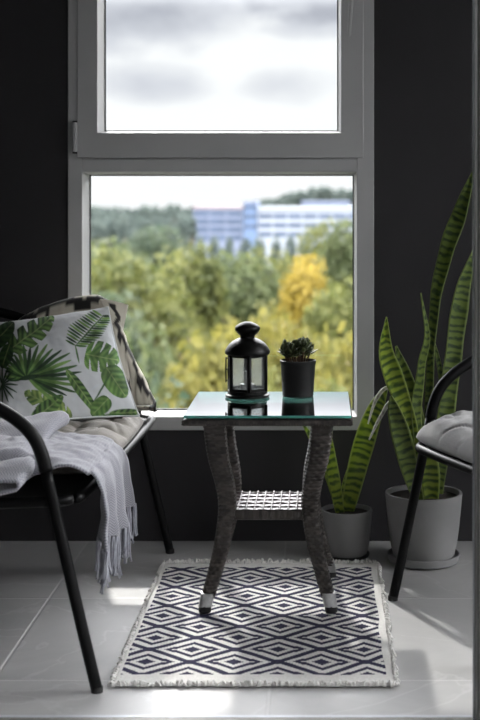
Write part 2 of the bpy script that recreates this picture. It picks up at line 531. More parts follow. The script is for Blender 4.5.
# the room the camera stands in
MB().box(-2.4, -2.3, -2.4, DY, 0, CZ).build('wall_room_left', M['white_wall'], kind='structure')
wq = MB()
wq.box(2.3, 2.4, -2.4, 0.9, 0, CZ); wq.box(2.3, 2.4, 2.3, DY, 0, CZ); wq.box(2.3, 2.4, 0.9, 2.3, 0, 0.3); wq.box(2.3, 2.4, 0.9, 2.3, 2.45, CZ)
wq.build('wall_room_right', M['white_wall'], kind='structure')
wf = MB()
wf.box(-2.4, -0.95, DY - 0.12, DY, 0, CZ); wf.box(1.22, 2.4, DY - 0.12, DY, 0, CZ); wf.box(-0.95, 1.22, DY - 0.12, DY, 2.3, CZ)
wf.build('wall_front', M['white_wall'], kind='structure')
wk = MB()
wk.box(-2.4, 0.3, -2.5, -2.4, 0, CZ); wk.box(2.1, 2.4, -2.5, -2.4, 0, CZ)
wk.box(0.3, 2.1, -2.5, -2.4, 0, 0.4); wk.box(0.3, 2.1, -2.5, -2.4, 2.4, CZ)
wk.build('wall_room_back', M['white_wall'], kind='structure')

# --- main window
win = bpy.data.objects.new('window_1', None); C.objects.link(win); win['kind'] = 'structure'
FY0, FY1 = WY - 0.005, WY + 0.095       # frame depth
GY = WY + 0.085                         # glass plane


def ring(mb, ox0, ox1, oz0, oz1, ix0, ix1, iz0, iz1, y0, y1):
    """four mitred profiles"""
    O_ = [(ox0, oz0), (ox1, oz0), (ox1, oz1), (ox0, oz1)]
    I_ = [(ix0, iz0), (ix1, iz0), (ix1, iz1), (ix0, iz1)]
    for k in range(4):
        q = [O_[k], O_[(k + 1) % 4], I_[(k + 1) % 4], I_[k]]
        mb.add([(x, y0, z) for x, z in q] + [(x, y1, z) for x, z in q],
               [(0, 1, 2, 3), (7, 6, 5, 4), (0, 4, 5, 1), (2, 6, 7, 3)])


def bead(mb, x0, x1, z0, z1, yo, yi, dx):
    """sloped glazing bead: outer rectangle at yo, inner at yi, shrunk by dx"""
    a = [(x0, yo, z0), (x1, yo, z0), (x1, yo, z1), (x0, yo, z1)]
    b = [(x0 + dx, yi, z0 + dx), (x1 - dx, yi, z0 + dx), (x1 - dx, yi, z1 - dx), (x0 + dx, yi, z1 - dx)]
    mb.add(a + b, [(0, 1, 5, 4), (1, 2, 6, 5), (2, 3, 7, 6), (3, 0, 4, 7)])


def mp(px, Y):   return (px - CX) * Y / F
def mz(py, Y):   return H - (py - HY) * Y / F
g0, g1, gz0, gz1 = mp(90, GY), mp(353.5, GY), mz(409.5, GY), mz(175, GY)        # lower glass
s0, s1, sz0 = mp(105, GY), mp(338, GY), mz(131.5, GY)                           # sash glass
so0, so1, soz = mp(77.5, WY), mp(363.5, WY), mz(158, WY)
sz1 = 1.98
BD = 0.008
mb = MB()
ring(mb, wx0, wx1, wz0, wz1, g0 - BD, g1 + BD, gz0 - BD, wz1 - 0.05, FY0, FY1)
mb.box(g0 - BD, g1 + BD, FY0, FY1, gz1 + BD, soz - 0.003)
mb.box(g0 - BD + 0.001, g1 + BD - 0.001, FY0 + 0.010, FY1 - 0.001, soz - 0.02, soz + 0.03)
mb.build('window_frame', M['pvc'], win, bevel=0.002, merge=True)
mb = MB(); bead(mb, g0 - BD, g1 + BD, gz0 - BD, gz1 + BD, FY0 + 0.022, GY, BD)
mb.build('glazing_bead', M['pvc'], win)
mb = MB(); ring(mb, g0 - 0.003, g1 + 0.003, gz0 - 0.003, gz1 + 0.003, g0 + 0.003, g1 - 0.003, gz0 + 0.003, gz1 - 0.003, GY - 0.004, GY + 0.004)
mb.build('gasket', M['gasket'], win)
MB().box(g0, g1, GY, GY + 0.006, gz0, gz1).build('window_pane', M['glass'], win)
sash = MB(); ring(sash, so0, so1, soz, sz1 + 0.09, s0 - BD, s1 + BD, sz0 - BD, sz1 + BD, FY0 - 0.004, FY1 - 0.005)
sash = sash.build('window_sash', M['pvc'], win, bevel=0.0025, merge=True)
mb = MB(); bead(mb, s0 - BD, s1 + BD, sz0 - BD, sz1 + BD, FY0 + 0.012, GY, BD); mb.build('glazing_bead', M['pvc'], sash)
mb = MB(); ring(mb, s0 - 0.003, s1 + 0.003, sz0 - 0.003, sz1 + 0.003, s0 + 0.003, s1 - 0.003, sz0 + 0.003, sz1 - 0.003, GY - 0.004, GY + 0.004)
mb.build('gasket', M['gasket'], sash)
MB().box(s0, s1, GY, GY + 0.006, sz0, sz1).build('sash_pane', M['glass'], sash)
# hinge and lever handle
hp = at(74.5, 137, WY - 0.02)
MB().box(hp.x - 0.008, hp.x + 0.009, WY - 0.0075, WY - 0.003, hp.z - 0.050, hp.z + 0.050).build('hinge_gap_shade', M['gasket'], sash)  # dark sheet standing in for the shaded gap around the hinge
mb = MB(); mb.box(hp.x - 0.006, hp.x + 0.006, WY - 0.024, WY - 0.004, hp.z - 0.045, hp.z + 0.045)
mb.build('hinge', M['pvc'], sash, bevel=0.003)
hx = mp(350.5, WY)
mb = MB(); mb.box(hx - 0.014, hx + 0.014, FY0 - 0.022, FY0 - 0.012, 1.68, 1.83)
mb.build('handle_plate', M['pvc'], sash, bevel=0.003)
pts = smooth_path([(hx, FY0 - 0.02, 1.755), (hx, FY0 - 0.055, 1.75), (hx + 0.003, FY0 - 0.062, 1.70), (hx, FY0 - 0.058, 1.62), (hx - 0.006, FY0 - 0.052, mz(36, WY - 0.05))], 5)
MB().tube(pts, [0.010 - 0.005 * i / len(pts) for i in range(len(pts))], 10).build('window_handle', M['pvc'], sash, smooth=True)

# --- unseen glazing of the right side and room, added to let in light
w2 = bpy.data.objects.new('side_fill_window', None); C.objects.link(w2); w2['kind'] = 'structure'
mb = MB()
for y in (DY + 0.06, 3.73):
    mb.box(X1 + 0.02, X1 + 0.08, y, y + 0.05, 0.12, 2.45)
mb.box(X1 + 0.02, X1 + 0.08, DY + 0.06, 3.78, 0.12, 0.17); mb.box(X1 + 0.02, X1 + 0.08, DY + 0.06, 3.78, 2.40, 2.45)
mb.build('window_frame', M['pvc'], w2)
MB().box(X1 + 0.047, X1 + 0.053, DY + 0.06, 3.78, 0.17, 2.4).build('window_pane', M['glass'], w2)
w3 = bpy.data.objects.new('back_fill_window', None); C.objects.link(w3); w3['kind'] = 'structure'  # unseen opening behind the camera, added for frontal fill light
mb = MB()
for x in (0.3, 1.175, 2.05):
    mb.box(x, x + 0.05, -2.47, -2.42, 0.4, 2.4)
mb.box(0.3, 2.1, -2.47, -2.42, 0.4, 0.45); mb.box(0.3, 2.1, -2.47, -2.42, 2.35, 2.4)
mb.build('window_frame', M['pvc'], w3)
MB().box(0.3, 2.1, -2.448, -2.442, 0.45, 2.35).build('window_pane', M['glass'], w3)
w4 = bpy.data.objects.new('room_fill_window', None); C.objects.link(w4); w4['kind'] = 'structure'  # unseen, added to brighten the near floor from the right
mb = MB()
for y in (0.9, 1.575, 2.25):
    mb.box(2.32, 2.38, y, y + 0.05, 0.3, 2.45)
mb.box(2.32, 2.38, 0.9, 2.3, 0.3, 0.35); mb.box(2.32, 2.38, 0.9, 2.3, 2.4, 2.45)
mb.build('window_frame', M['pvc'], w4)
MB().box(2.347, 2.353, 0.9, 2.3, 0.35, 2.4).build('window_pane', M['glass'], w4)

# --- the sliding door the picture is taken through
dr = bpy.data.objects.new('door_1', None); C.objects.link(dr); dr['kind'] = 'structure'
jx = mp(479, 2.55)
MB().box(jx, jx + 0.085, 2.55, 2.60, 0.024, 2.28).build('door_stile', M['alu'], dr, bevel=0.002)
MB().box(jx - 0.0035, jx, 2.545, 2.602, 0.024, 2.28).build('door_gasket', M['gasket'], dr)
MB().box(jx - 0.0062, jx - 0.0035, 2.598, 2.602, 0.024, 2.28).build('stile_highlight', M['alu_light'], dr)  # pale strip painted in for the highlight along the stile edge
mb = MB(); mb.box(jx + 0.085, 1.15, 2.55, 2.60, 0.024, 0.11); mb.box(jx + 0.085, 1.15, 2.55, 2.60, 2.20, 2.28); mb.box(1.14, 1.22, 2.55, 2.60, 0.024, 2.28)
mb.build('door_rail', M['alu'], dr)
MB().box(jx + 0.085, 1.14, 2.572, 2.578, 0.11, 2.20).build('door_pane', M['glass'], dr)
mb = MB(); mb.box(-0.95, 1.22, 2.48, 2.648, 0.0, 0.023)
mb.build('door_track', M['alu'], dr, bevel=0.001)
MB().box(-0.95, 1.22, 2.648, 2.657, 0.0, 0.024).build('track_edge', M['alu_light'], dr)
MB().box(-0.95, -0.88, 2.50, 2.60, 0.024, 2.30).build('door_frame', M['alu'], dr)

# ------------------------------------------------------------------ seating
def make_seat(name, W, label, cat, loc, rz, rows):
    """tubular metal armchair; local +X is forward, origin on the floor midway between the front feet"""
    root = empty(name, label, cat, loc, rz)
    hw = W / 2
    for s in (-1, 1):
        y = s * hw
        prof = [(0, 0.004), (-0.028, 0.12), (-0.056, 0.24), (-0.084, 0.36), (-0.108, 0.465), (-0.117, 0.50), (-0.134, 0.537), (-0.162, 0.567), (-0.205, 0.595), (-0.30, 0.640), (-0.40, 0.678), (-0.50, 0.706), (-0.60, 0.726)]
        leg = [p for p in prof[:5]]
        MB().tube(smooth_path([(u, y, z) for u, z in leg], 4), 0.0125, 16).build('front_leg', M['black_tube'], root, smooth=True)
        arm = prof[4:]
        MB().tube(smooth_path([(u, y, z) for u, z in arm], 5), 0.0145, 16).build('armrest', M['black_tube'], root, smooth=True)
        MB().lathe([(0.0, 0.0), (0.0128, 0.0), (0.0128, 0.012), (0.0, 0.012)], 14, (0, y, 0)).build('foot_cap', M['rubber'], root)
        rear = [(-0.70, 0.004), (-0.66, 0.20), (-0.625, 0.40), (-0.61, 0.55), (-0.62, 0.72), (-0.66, 0.88)]
        MB().tube(smooth_path([(u, y, z) for u, z in rear], 4), 0.0125, 14).build('rear_leg', M['black_tube'], root, smooth=True)
    # seat frame: rounded loop of tube
    yi = hw - 0.012
    loop = [(-0.045, -yi + 0.08), (-0.04, 0), (-0.045, yi - 0.08), (-0.062, yi - 0.025), (-0.11, yi), (-0.35, yi), (-0.60, yi), (-0.62, yi - 0.04), (-0.62, 0), (-0.62, -yi + 0.04), (-0.60, -yi), (-0.35, -yi), (-0.11, -yi), (-0.062, -yi + 0.025)]
    lp = smooth_path([(u, y, 0.400 + 0.03 * (u + 0.05)) for u, y in loop], 6, True)
    MB().tube(lp + [lp[0]], 0.012, 14, False).build('seat_frame', M['black_tube'], root, smooth=True)
    # woven seat panel
    nu, nv = 40, 40
    v = []
    for i in range(nu):
        for j in range(nv):
            u = -0.055 - 0.555 * i / (nu - 1); y = (-yi + 0.01) + 2 * (yi - 0.01) * j / (nv - 1)
            sag = 0.012 * math.sin(PI * i / (nu - 1)) * math.sin(PI * j / (nv - 1))
            v.append((u, y, 0.398 + 0.03 * (u + 0.05) - sag))
    o = newmesh('seat_panel', v, grid_faces(nu, nv), M['black_mesh'], root)
    md = o.modifiers.new('solid', 'SOLIDIFY'); md.thickness = 0.012; md.offset = 0
    # back: hoop and straps
    hoop = [(-0.63, -hw, 0.74), (-0.66, -hw, 0.88), (-0.68, -hw + 0.07, 0.945), (-0.685, 0, 0.955), (-0.68, hw - 0.07, 0.945), (-0.66, hw, 0.88), (-0.63, hw, 0.74)]
    MB().tube(smooth_path(hoop, 8), 0.0125, 14).build('back_hoop', M['black_tube'], root, smooth=True)
    n = max(6, int(W / 0.07))
    for k in range(n):
        y = -hw + W * (k + 0.5) / n
        path = smooth_path([(-0.622, y, 0.39), (-0.612, y, 0.55), (-0.625, y, 0.74), (-0.682, y, 0.945)], 5)
        MB().tube(path, 0.005, 8).build('back_bar', M['black_tube'], root, smooth=True)
    yb = hw
    MB().tube([(-0.30, -yi, 0.39), (-0.30, yi, 0.39)], 0.008, 10).build('cross_brace', M['black_tube'], root, smooth=True)
    return root


nf, ff = Vector((-0.4747, 2.848, 0)), Vector((-0.4465, 3.966, 0))
bdir = ff - nf
brz = math.atan2(bdir.y, bdir.x) - PI / 2
bc = (nf + ff) / 2
bench = make_seat('garden_loveseat', bdir.length, 'wide black metal loveseat on the left, holding the palm print pillow', 'bench', bc, brz, 1)
th = math.radians(22)
fwd = Vector((-math.cos(th), -math.sin(th), 0))       # the armchair looks left and a little to the camera
wdir = Vector((math.sin(th), -math.cos(th), 0))       # towards its near front leg
CW = 0.56
F1 = Vector((0.184, 3.50, 0))
cc = F1 + wdir * CW / 2
crz = math.atan2(fwd.y, fwd.x)
chair = make_seat('garden_armchair', CW, 'black metal armchair half cut off at the right edge, near the large snake plant', 'chair', cc, crz, 1)


def to_chair(root, p):
    mw = Matrix.Translation(root.location) @ Matrix.Rotation(root.rotation_euler.z, 4, 'Z')
    return mw @ Vector(p)


def pad(name, label, cat, m, root, u0, u1, y0, y1, zc, th, nu_t, nv_t, seed, nu=90, nv=110, corner=0.06):
    """quilted seat pad in the seat's local axes"""
    top, bot = [], []
    uvs = []
    for side in (1, -1):
        for i in range(nu):
            for j in range(nv):
                a, b = i / (nu - 1) * 2 - 1, j / (nv - 1) * 2 - 1
                # rounded-square footprint
                w = 1 - 0.05 * (a * a * b * b)
                u = (u0 + u1) / 2 + (u1 - u0) / 2 * a * w
                y = (y0 + y1) / 2 + (y1 - y0) / 2 * b * w
                edge = (max(0, 1 - abs(a) ** 9) * max(0, 1 - abs(b) ** 12)) ** 0.5
                q = abs(math.sin(PI * (a + 1) / 2 * nu_t)) ** 0.5 * abs(math.sin(PI * (b + 1) / 2 * nv_t)) ** 0.5
                h = th * edge * (0.62 + 0.38 * q)
                h += edge * 0.007 * fbm(u * 14 + seed, y * 14, seed, 3) - edge * 0.010 * max(0.0, 1 - abs(fbm(u * 7 + y * 5 + seed, y * 6 - u * 3, seed + 3, 2)) / 0.10)
                z = zc + (h if side > 0 else -0.30 * th * edge)
                (top if side > 0 else bot).append(to_chair(root, (u, y, z)))
    v = top + bot
    f = grid_faces(nu, nv) + grid_faces(nu, nv, nu * nv, True)
    o = newmesh(name, v, f, m)
    bm = bmesh.new(); bm.from_mesh(o.data)
    bmesh.ops.remove_doubles(bm, verts=bm.verts, dist=0.0004)
    bmesh.ops.recalc_face_normals(bm, faces=bm.faces)
    bm.to_mesh(o.data); bm.free()
    return tag(o, label, cat)


bw = bdir.length / 2
pad('seat_cushion', 'quilted taupe seat pad on the black loveseat under the pillow and throw', 'cushion', M['taupe'], bench, -0.58, -0.030, -bw + 0.20, bw - 0.19, 0.422, 0.048, 4, 6, 1.0)
pad('chair_cushion', 'plump pale grey seat cushion on the armchair at the right edge', 'cushion', M['grey_canvas'], chair, -0.56, -0.035, -CW / 2 + 0.02, CW / 2 - 0.02, 0.425, 0.072, 2, 2, 4.0)

# ------------------------------------------------------------------ palm print pillow
PB = [(-14, 324), (108, 307), (139, 416), (-2, 428)]          # TL TR BR BL as seen
cTL, cTR, cBR, cBL = at(-14, 324, 3.84), at(108, 307, 3.80), at(139, 416, 3.58), at(-2, 428, 3.40)


def paint_print(P):
    """colour of the printed cotton for points P (n,2) in print units"""
    x, y = P[:, 0], P[:, 1]
    col = np.empty((len(x), 3)); col[:] = (0.55, 0.565, 0.58)
    def put(mask, c):
        a = np.clip(mask, 0, 1)[:, None]
        col[:] = col * (1 - a) + np.array(c) * a
    def soft(d, w=0.7):            # d>0 inside
        return np.clip(d / w + 0.5, 0, 1)
    def axes(x0, y0, x1, y1):
        L = math.hypot(x1 - x0, y1 - y0); tx, ty = (x1 - x0) / L, (y1 - y0) / L
        s = ((x - x0) * tx + (y - y0) * ty) / L
        t = (-(x - x0) * ty + (y - y0) * tx)
        return s, t, L
    def blade(x0, y0, x1, y1, w, c, pw=0.6):
        s, t, L = axes(x0, y0, x1, y1)
        hw = w * np.power(np.clip(4 * s * (1 - s), 0, 1), pw)
        put(soft(hw - np.abs(t)) * ((s > 0) & (s < 1)), c)
    def leaf(x0, y0, x1, y1, w, dark, light, slits=0, gap=0.0, sym=0.5):
        s, t, L = axes(x0, y0, x1, y1)
        sc = np.clip(s, 0, 1)
        prof = np.power(np.clip(sc, 1e-4, 1), sym) * np.power(1 - sc, 0.55) * 1.75
        hw = w * prof
        ins = soft(hw - np.abs(t)) * ((s > 0) & (s < 1))
        k = np.sin((sc * L - np.abs(t) * 0.8) * 2 * PI / 6.5)
        mixf = np.clip(0.5 + 0.35 * k + 0.03 * t / max(w, 1) * 10, 0, 1)[:, None]
        c = np.array(dark) * (1 - mixf) + np.array(light) * mixf
        if slits:
            fr = np.mod(sc * slits - np.abs(t) / max(w, 1) * 0.45, 1.0)
            cut = soft(np.abs(t) - w * 0.28, 2) * (np.abs(fr - 0.5) < gap * np.clip(np.abs(t) / w, 0, 1))
            ins = ins * (1 - cut)
        a = ins[:, None]
        col[:] = col * (1 - a) + c * a
        put(soft(0.5 - np.abs(t)) * ((s > 0) & (s < 0.96)) * 0.7, (0.25, 0.36, 0.13))
    D, G, L_, Y_ = (0.012, 0.045, 0.014), (0.04, 0.12, 0.025), (0.13, 0.27, 0.06), (0.26, 0.38, 0.10)
    # faint grey pencil leaves
    for q in range(26):
        a = q * 2.4
        cx_, cy_ = 20 + (q * 37) % 115, 315 + (q * 53) % 95
        blade(cx_, cy_, cx_ + 12 * math.cos(a), cy_ + 12 * math.sin(a), 0.5, (0.55, 0.58, 0.62))
    leaf(4, 356, 54, 316, 14, D, L_, 5, 0.22)
    leaf(-12, 352, 14, 322, 11, D, G)
    leaf(10, 345, 2, 370, 8, D, G)
    # bottom leaves
    leaf(70, 418, 24, 392, 12, G, Y_, 4, 0.15)
    leaf(30, 422, 62, 396, 9, D, L_)
    # fan palm
    cx_, cy_ = 27.0, 378.0
    for k in range(27):
        a = math.radians(-200 + k * 250 / 26)
        r = 34 + 16 * math.cos(a + 0.25) + (k % 3) * 2.5
        c = [D, G, L_, G][k % 4]
        blade(cx_, cy_, cx_ + r * math.cos(a), cy_ + r * 0.78 * math.sin(a), 1.9, c, 0.5)
    blade(cx_ - 8, cy_ + 3, cx_ + 12, cy_ - 3, 2.4, D)
    # feather palm
    sx, sy, ex, ey = 79, 364, 98, 316
    blade(sx, sy, 75, 344, 0.9, G)
    for k in range(15):
        f = k / 14
        bx, by = 75 + (102 - 75) * f, 345 + (316 - 345) * f
        l = 17 * (1 - 0.45 * f) * (0.7 + 0.6 * min(1, f * 3)) 
        blade(bx, by, bx - l * 0.80, by - l * 0.72 + 3, 1.15, [G, D, L_][k % 3])
        blade(bx, by, bx + l * 0.98, by + l * 0.10, 1.15, [G, L_, D][k % 3])
    blade(75, 346, 104, 315, 0.9, G)
    # split leaf and its neighbours at the right
    leaf(85, 354, 120, 362, 15.5, G, L_, 4, 0.15, 0.3)
    leaf(106, 368, 126, 398, 12, G, L_, 0, 0, 0.35)
    blade(112, 372, 92, 402, 0.9, G)
    leaf(66, 370, 96, 414, 6.5, D, L_, 0, 0, 0.5)
    leaf(108, 398, 90, 416, 9, G, L_, 0, 0, 0.35)
    leaf(108, 414, 140, 412, 5, D, L_)
    blade(100, 416, 140, 417, 3.0, G)
    # dark palm at the far left
    for k in range(11):
        a = math.radians(-110 + k * 22)
        blade(2, 386, 2 + 16 * math.cos(a), 386 + 20 * math.sin(a), 0.9, D, 0.5)
    wash = np.array([0.80 + 0.55 * fbm(px_ * 0.07, py_ * 0.07, 5.5, 3) for px_, py_ in zip(x, y)])
    green = (col[:, 1] > col[:, 2] * 1.3)[:, None]
    col[:] = np.where(green, np.clip(np.stack([col[:, 0] * 1.15 + 0.1 * col[:, 1], col[:, 1] * 1.18, col[:, 2] + 0.08 * col[:, 1]], 1) * np.clip(wash, 0.45, 1.7)[:, None] + 0.012, 0, 1), col)
    return col


def make_pillow():
    n = 230
    e = cTR - cTL; g = cBL - cTL
    nrm = (g.cross(e)).normalized()
    if nrm.y > 0: nrm = -nrm
    a = np.linspace(-1, 1, n)
    U, V = np.meshgrid(a, a, indexing='ij')
    # pinch the sides between the corners
    U2 = U * (1 - 0.05 * (1 - V ** 2) ** 1.0 * np.abs(U) ** 2); V2 = V * (1 - 0.05 * (1 - U ** 2) * np.abs(V) ** 2)
    s, t = (U2 + 1) / 2, (V2 + 1) / 2
    tl, tr, br, bl = [np.array(c) for c in (cTL, cTR, cBR, cBL)]
    base = ((1 - s) * (1 - t))[..., None] * tl + (s * (1 - t))[..., None] * tr + (s * t)[..., None] * br + ((1 - s) * t)[..., None] * bl
    prof = np.power(np.clip(1 - np.abs(U) ** 2.4, 0, 1), 0.62) * np.power(np.clip(1 - np.abs(V) ** 2.4, 0, 1), 0.62)
    wr = np.zeros_like(U)
    for i in range(n):
        for j in range(n):
            u, v = U[i, j], V[i, j]
            wr[i, j] = 0.35 * fbm(u * 2.2, v * 2.2, 3.3, 3) + 0.25 * fbm(u * 6 + v * 4, v * 5 - u * 3, 9.1, 2) * (u * u + v * v) * 0.6
    front = prof * 0.052 + wr * 0.010 * np.clip(prof * 3, 0, 1)
    back = -prof * 0.060
    nv_ = np.array(nrm)
    vf = (base + front[..., None] * nv_).reshape(-1, 3)
    vb = (base + back[..., None] * nv_).reshape(-1, 3)
    mid0 = (tl + tr + br + bl) / 4; mid1 = mid0 + nv_ * 0.052
    sh_ = np.array([F * (mid1[0] / mid1[1] - mid0[0] / mid0[1]), -F * ((mid1[2] - H) / mid1[1] - (mid0[2] - H) / mid0[1])])
    tlp, trp, brp, blp = [np.array(p, float) for p in PB]
    P = (((1 - s) * (1 - t))[..., None] * tlp + (s * (1 - t))[..., None] * trp + (s * t)[..., None] * brp + ((1 - s) * t)[..., None] * blp + prof[..., None] * sh_)
    h0 = n // 2
    pc = (base + front[..., None] * nv_)[h0, h0]
    res = np.array([CX + F * pc[0] / pc[1], HY - F * (pc[2] - H) / pc[1]]) - P[h0, h0]
    P = (P + ((1 - U ** 2) * (1 - V ** 2))[..., None] * res).reshape(-1, 2)
    cf = paint_print(P)
    cb = np.empty_like(cf); cb[:] = (0.55, 0.565, 0.58)
    verts = np.concatenate([vf, vb]); cols = np.concatenate([cf, cb])
    o = newmesh('throw_pillow', verts, grid_faces(n, n) + grid_faces(n, n, n * n, True), M['print'], cols=cols)
    # piping round the seam
    edge = [tuple(vf.reshape(n, n, 3)[i, 0]) for i in range(0, n, 4)] + [tuple(vf.reshape(n, n, 3)[-1, j]) for j in range(0, n, 4)] + \
           [tuple(vf.reshape(n, n, 3)[i, -1]) for i in range(n - 1, -1, -4)] + [tuple(vf.reshape(n, n, 3)[0, j]) for j in range(n - 1, -1, -4)]
    p = plain('pillow_piping', (0.60, 0.62, 0.62), 0.9)
    MB().tube(edge + [edge[0]], 0.0025, 6, False).build('piping', p, o, smooth=True)
    tag(o, 'white pillow printed with green palm and monstera leaves on the loveseat', 'pillow')
    return o


make_pillow()

# ------------------------------------------------------------------ cream and black blanket behind the pillow
def make_blanket():
    ridge = [at(-30, 345, 3.93), at(10, 326, 3.92), at(35, 311, 3.90), at(62, 301, 3.90), at(90, 296, 3.90), at(107, 301, 3.89), at(118, 322, 3.88), at(131, 354, 3.88), at(146, 384, 3.87), at(155, 402, 3.86)]
    path = smooth_path(ridge, 14)
    ns = len(path); nt_ = 60
    v, col, uv = [], [], []
    acc = 0
    for i, p in enumerate(path):
        if i: acc += (p - path[i - 1]).length
        f = i / (ns - 1)
        for j in range(nt_):
            t = j / (nt_ - 1) * 2 - 1                # -1 camera side .. 1 window side
            L = 0.30 if t < 0 else 0.20
            d = abs(t) * L
            r = 0.022
            if d < r * 1.57:
                a = d / r
                y = r * math.sin(a); dz = -(r - r * math.cos(a))
            else:
                y = r + (d - r * 1.57) * 0.16; dz = -r - (d - r * 1.57) * 0.98
            if t < 0: y = -y
            wob = 0.010 * fbm(acc * 9, t * 2.2, 2.0, 3) * min(1, d * 12) + 0.005 * fbm(acc * 30, t * 5, 5.0, 2)
            z = p.z + dz + 0.004 * fbm(acc * 14, t * 3, 8.0, 2)
            z = max(z, 0.452 if t < 0 else 0.30 + 0.13 * max(0, min(1, (f - 0.55) / 0.25)))
            lean = -0.02 * abs(dz)
            v.append((p.x + lean + wob * 0.6, p.y + y + wob, z))
            # stepped black bands along the blanket
            uu, vv = acc, t * 0.26
            qx_, qy_ = math.floor(uu / 0.012) * 0.012, math.floor(vv / 0.010) * 0.010
            zig = abs(((qx_ / 0.15) % 1.0) - 0.5) * 0.09
            band = (abs(qy_ + 0.034 - zig * 0.5 + 0.012 * mnoise.noise((qx_ * 60, qy_ * 60, 0))) < 0.0125 or
                    abs(qy_ + 0.145 - zig) < 0.012 or abs(qy_ - 0.075 + zig) < 0.014 or
                    abs(((qx_ / 0.17) % 1.0) - 0.5) * 0.17 + abs(qy_ + 0.012) < 0.022)
            c = (0.020, 0.018, 0.018) if band else (0.50, 0.465, 0.39)
            if i > ns - 4: c = (0.03, 0.03, 0.03)
            col.append(c)
    o = newmesh('throw_blanket', v, grid_faces(ns, nt_), M['aztec'], cols=np.array(col))
    md = o.modifiers.new('solid', 'SOLIDIFY'); md.thickness = 0.007; md.offset = 0
    md = o.modifiers.new('sub', 'SUBSURF'); md.levels = 1; md.render_levels = 1
    # turned-back corner at the top
    cpts = []
    ccol = []
    a0, a1, b0, b1 = at(100, 299, 3.86), at(127.5, 305, 3.90), at(112, 330, 3.86), at(121, 334, 3.89)
    for i in range(16):
        for j in range(16):
            s, t = i / 15, j / 15
            p = a0 * (1 - s) * (1 - t) + a1 * s * (1 - t) + b0 * (1 - s) * t + b1 * s * t
            p = p + Vector((0, -0.012 * math.sin(PI * s), 0.004 * math.sin(PI * s)))
            cpts.append(p)
            q = (math.floor(s * 8) + math.floor(t * 8))
            ccol.append((0.02, 0.018, 0.018) if (0.42 < s + 0.25 * math.sin(t * 9) * 0.5 < 0.66 and 0.1 < t < 0.95) else (0.50, 0.465, 0.39))
    c = newmesh('folded_corner', cpts, grid_faces(16, 16), M['aztec'], o, cols=np.array(ccol))
    md = c.modifiers.new('solid', 'SOLIDIFY'); md.thickness = 0.008; md.offset = 0
    tag(o, 'cream blanket with black stepped pattern draped behind the palm print pillow', 'blanket')


make_blanket()

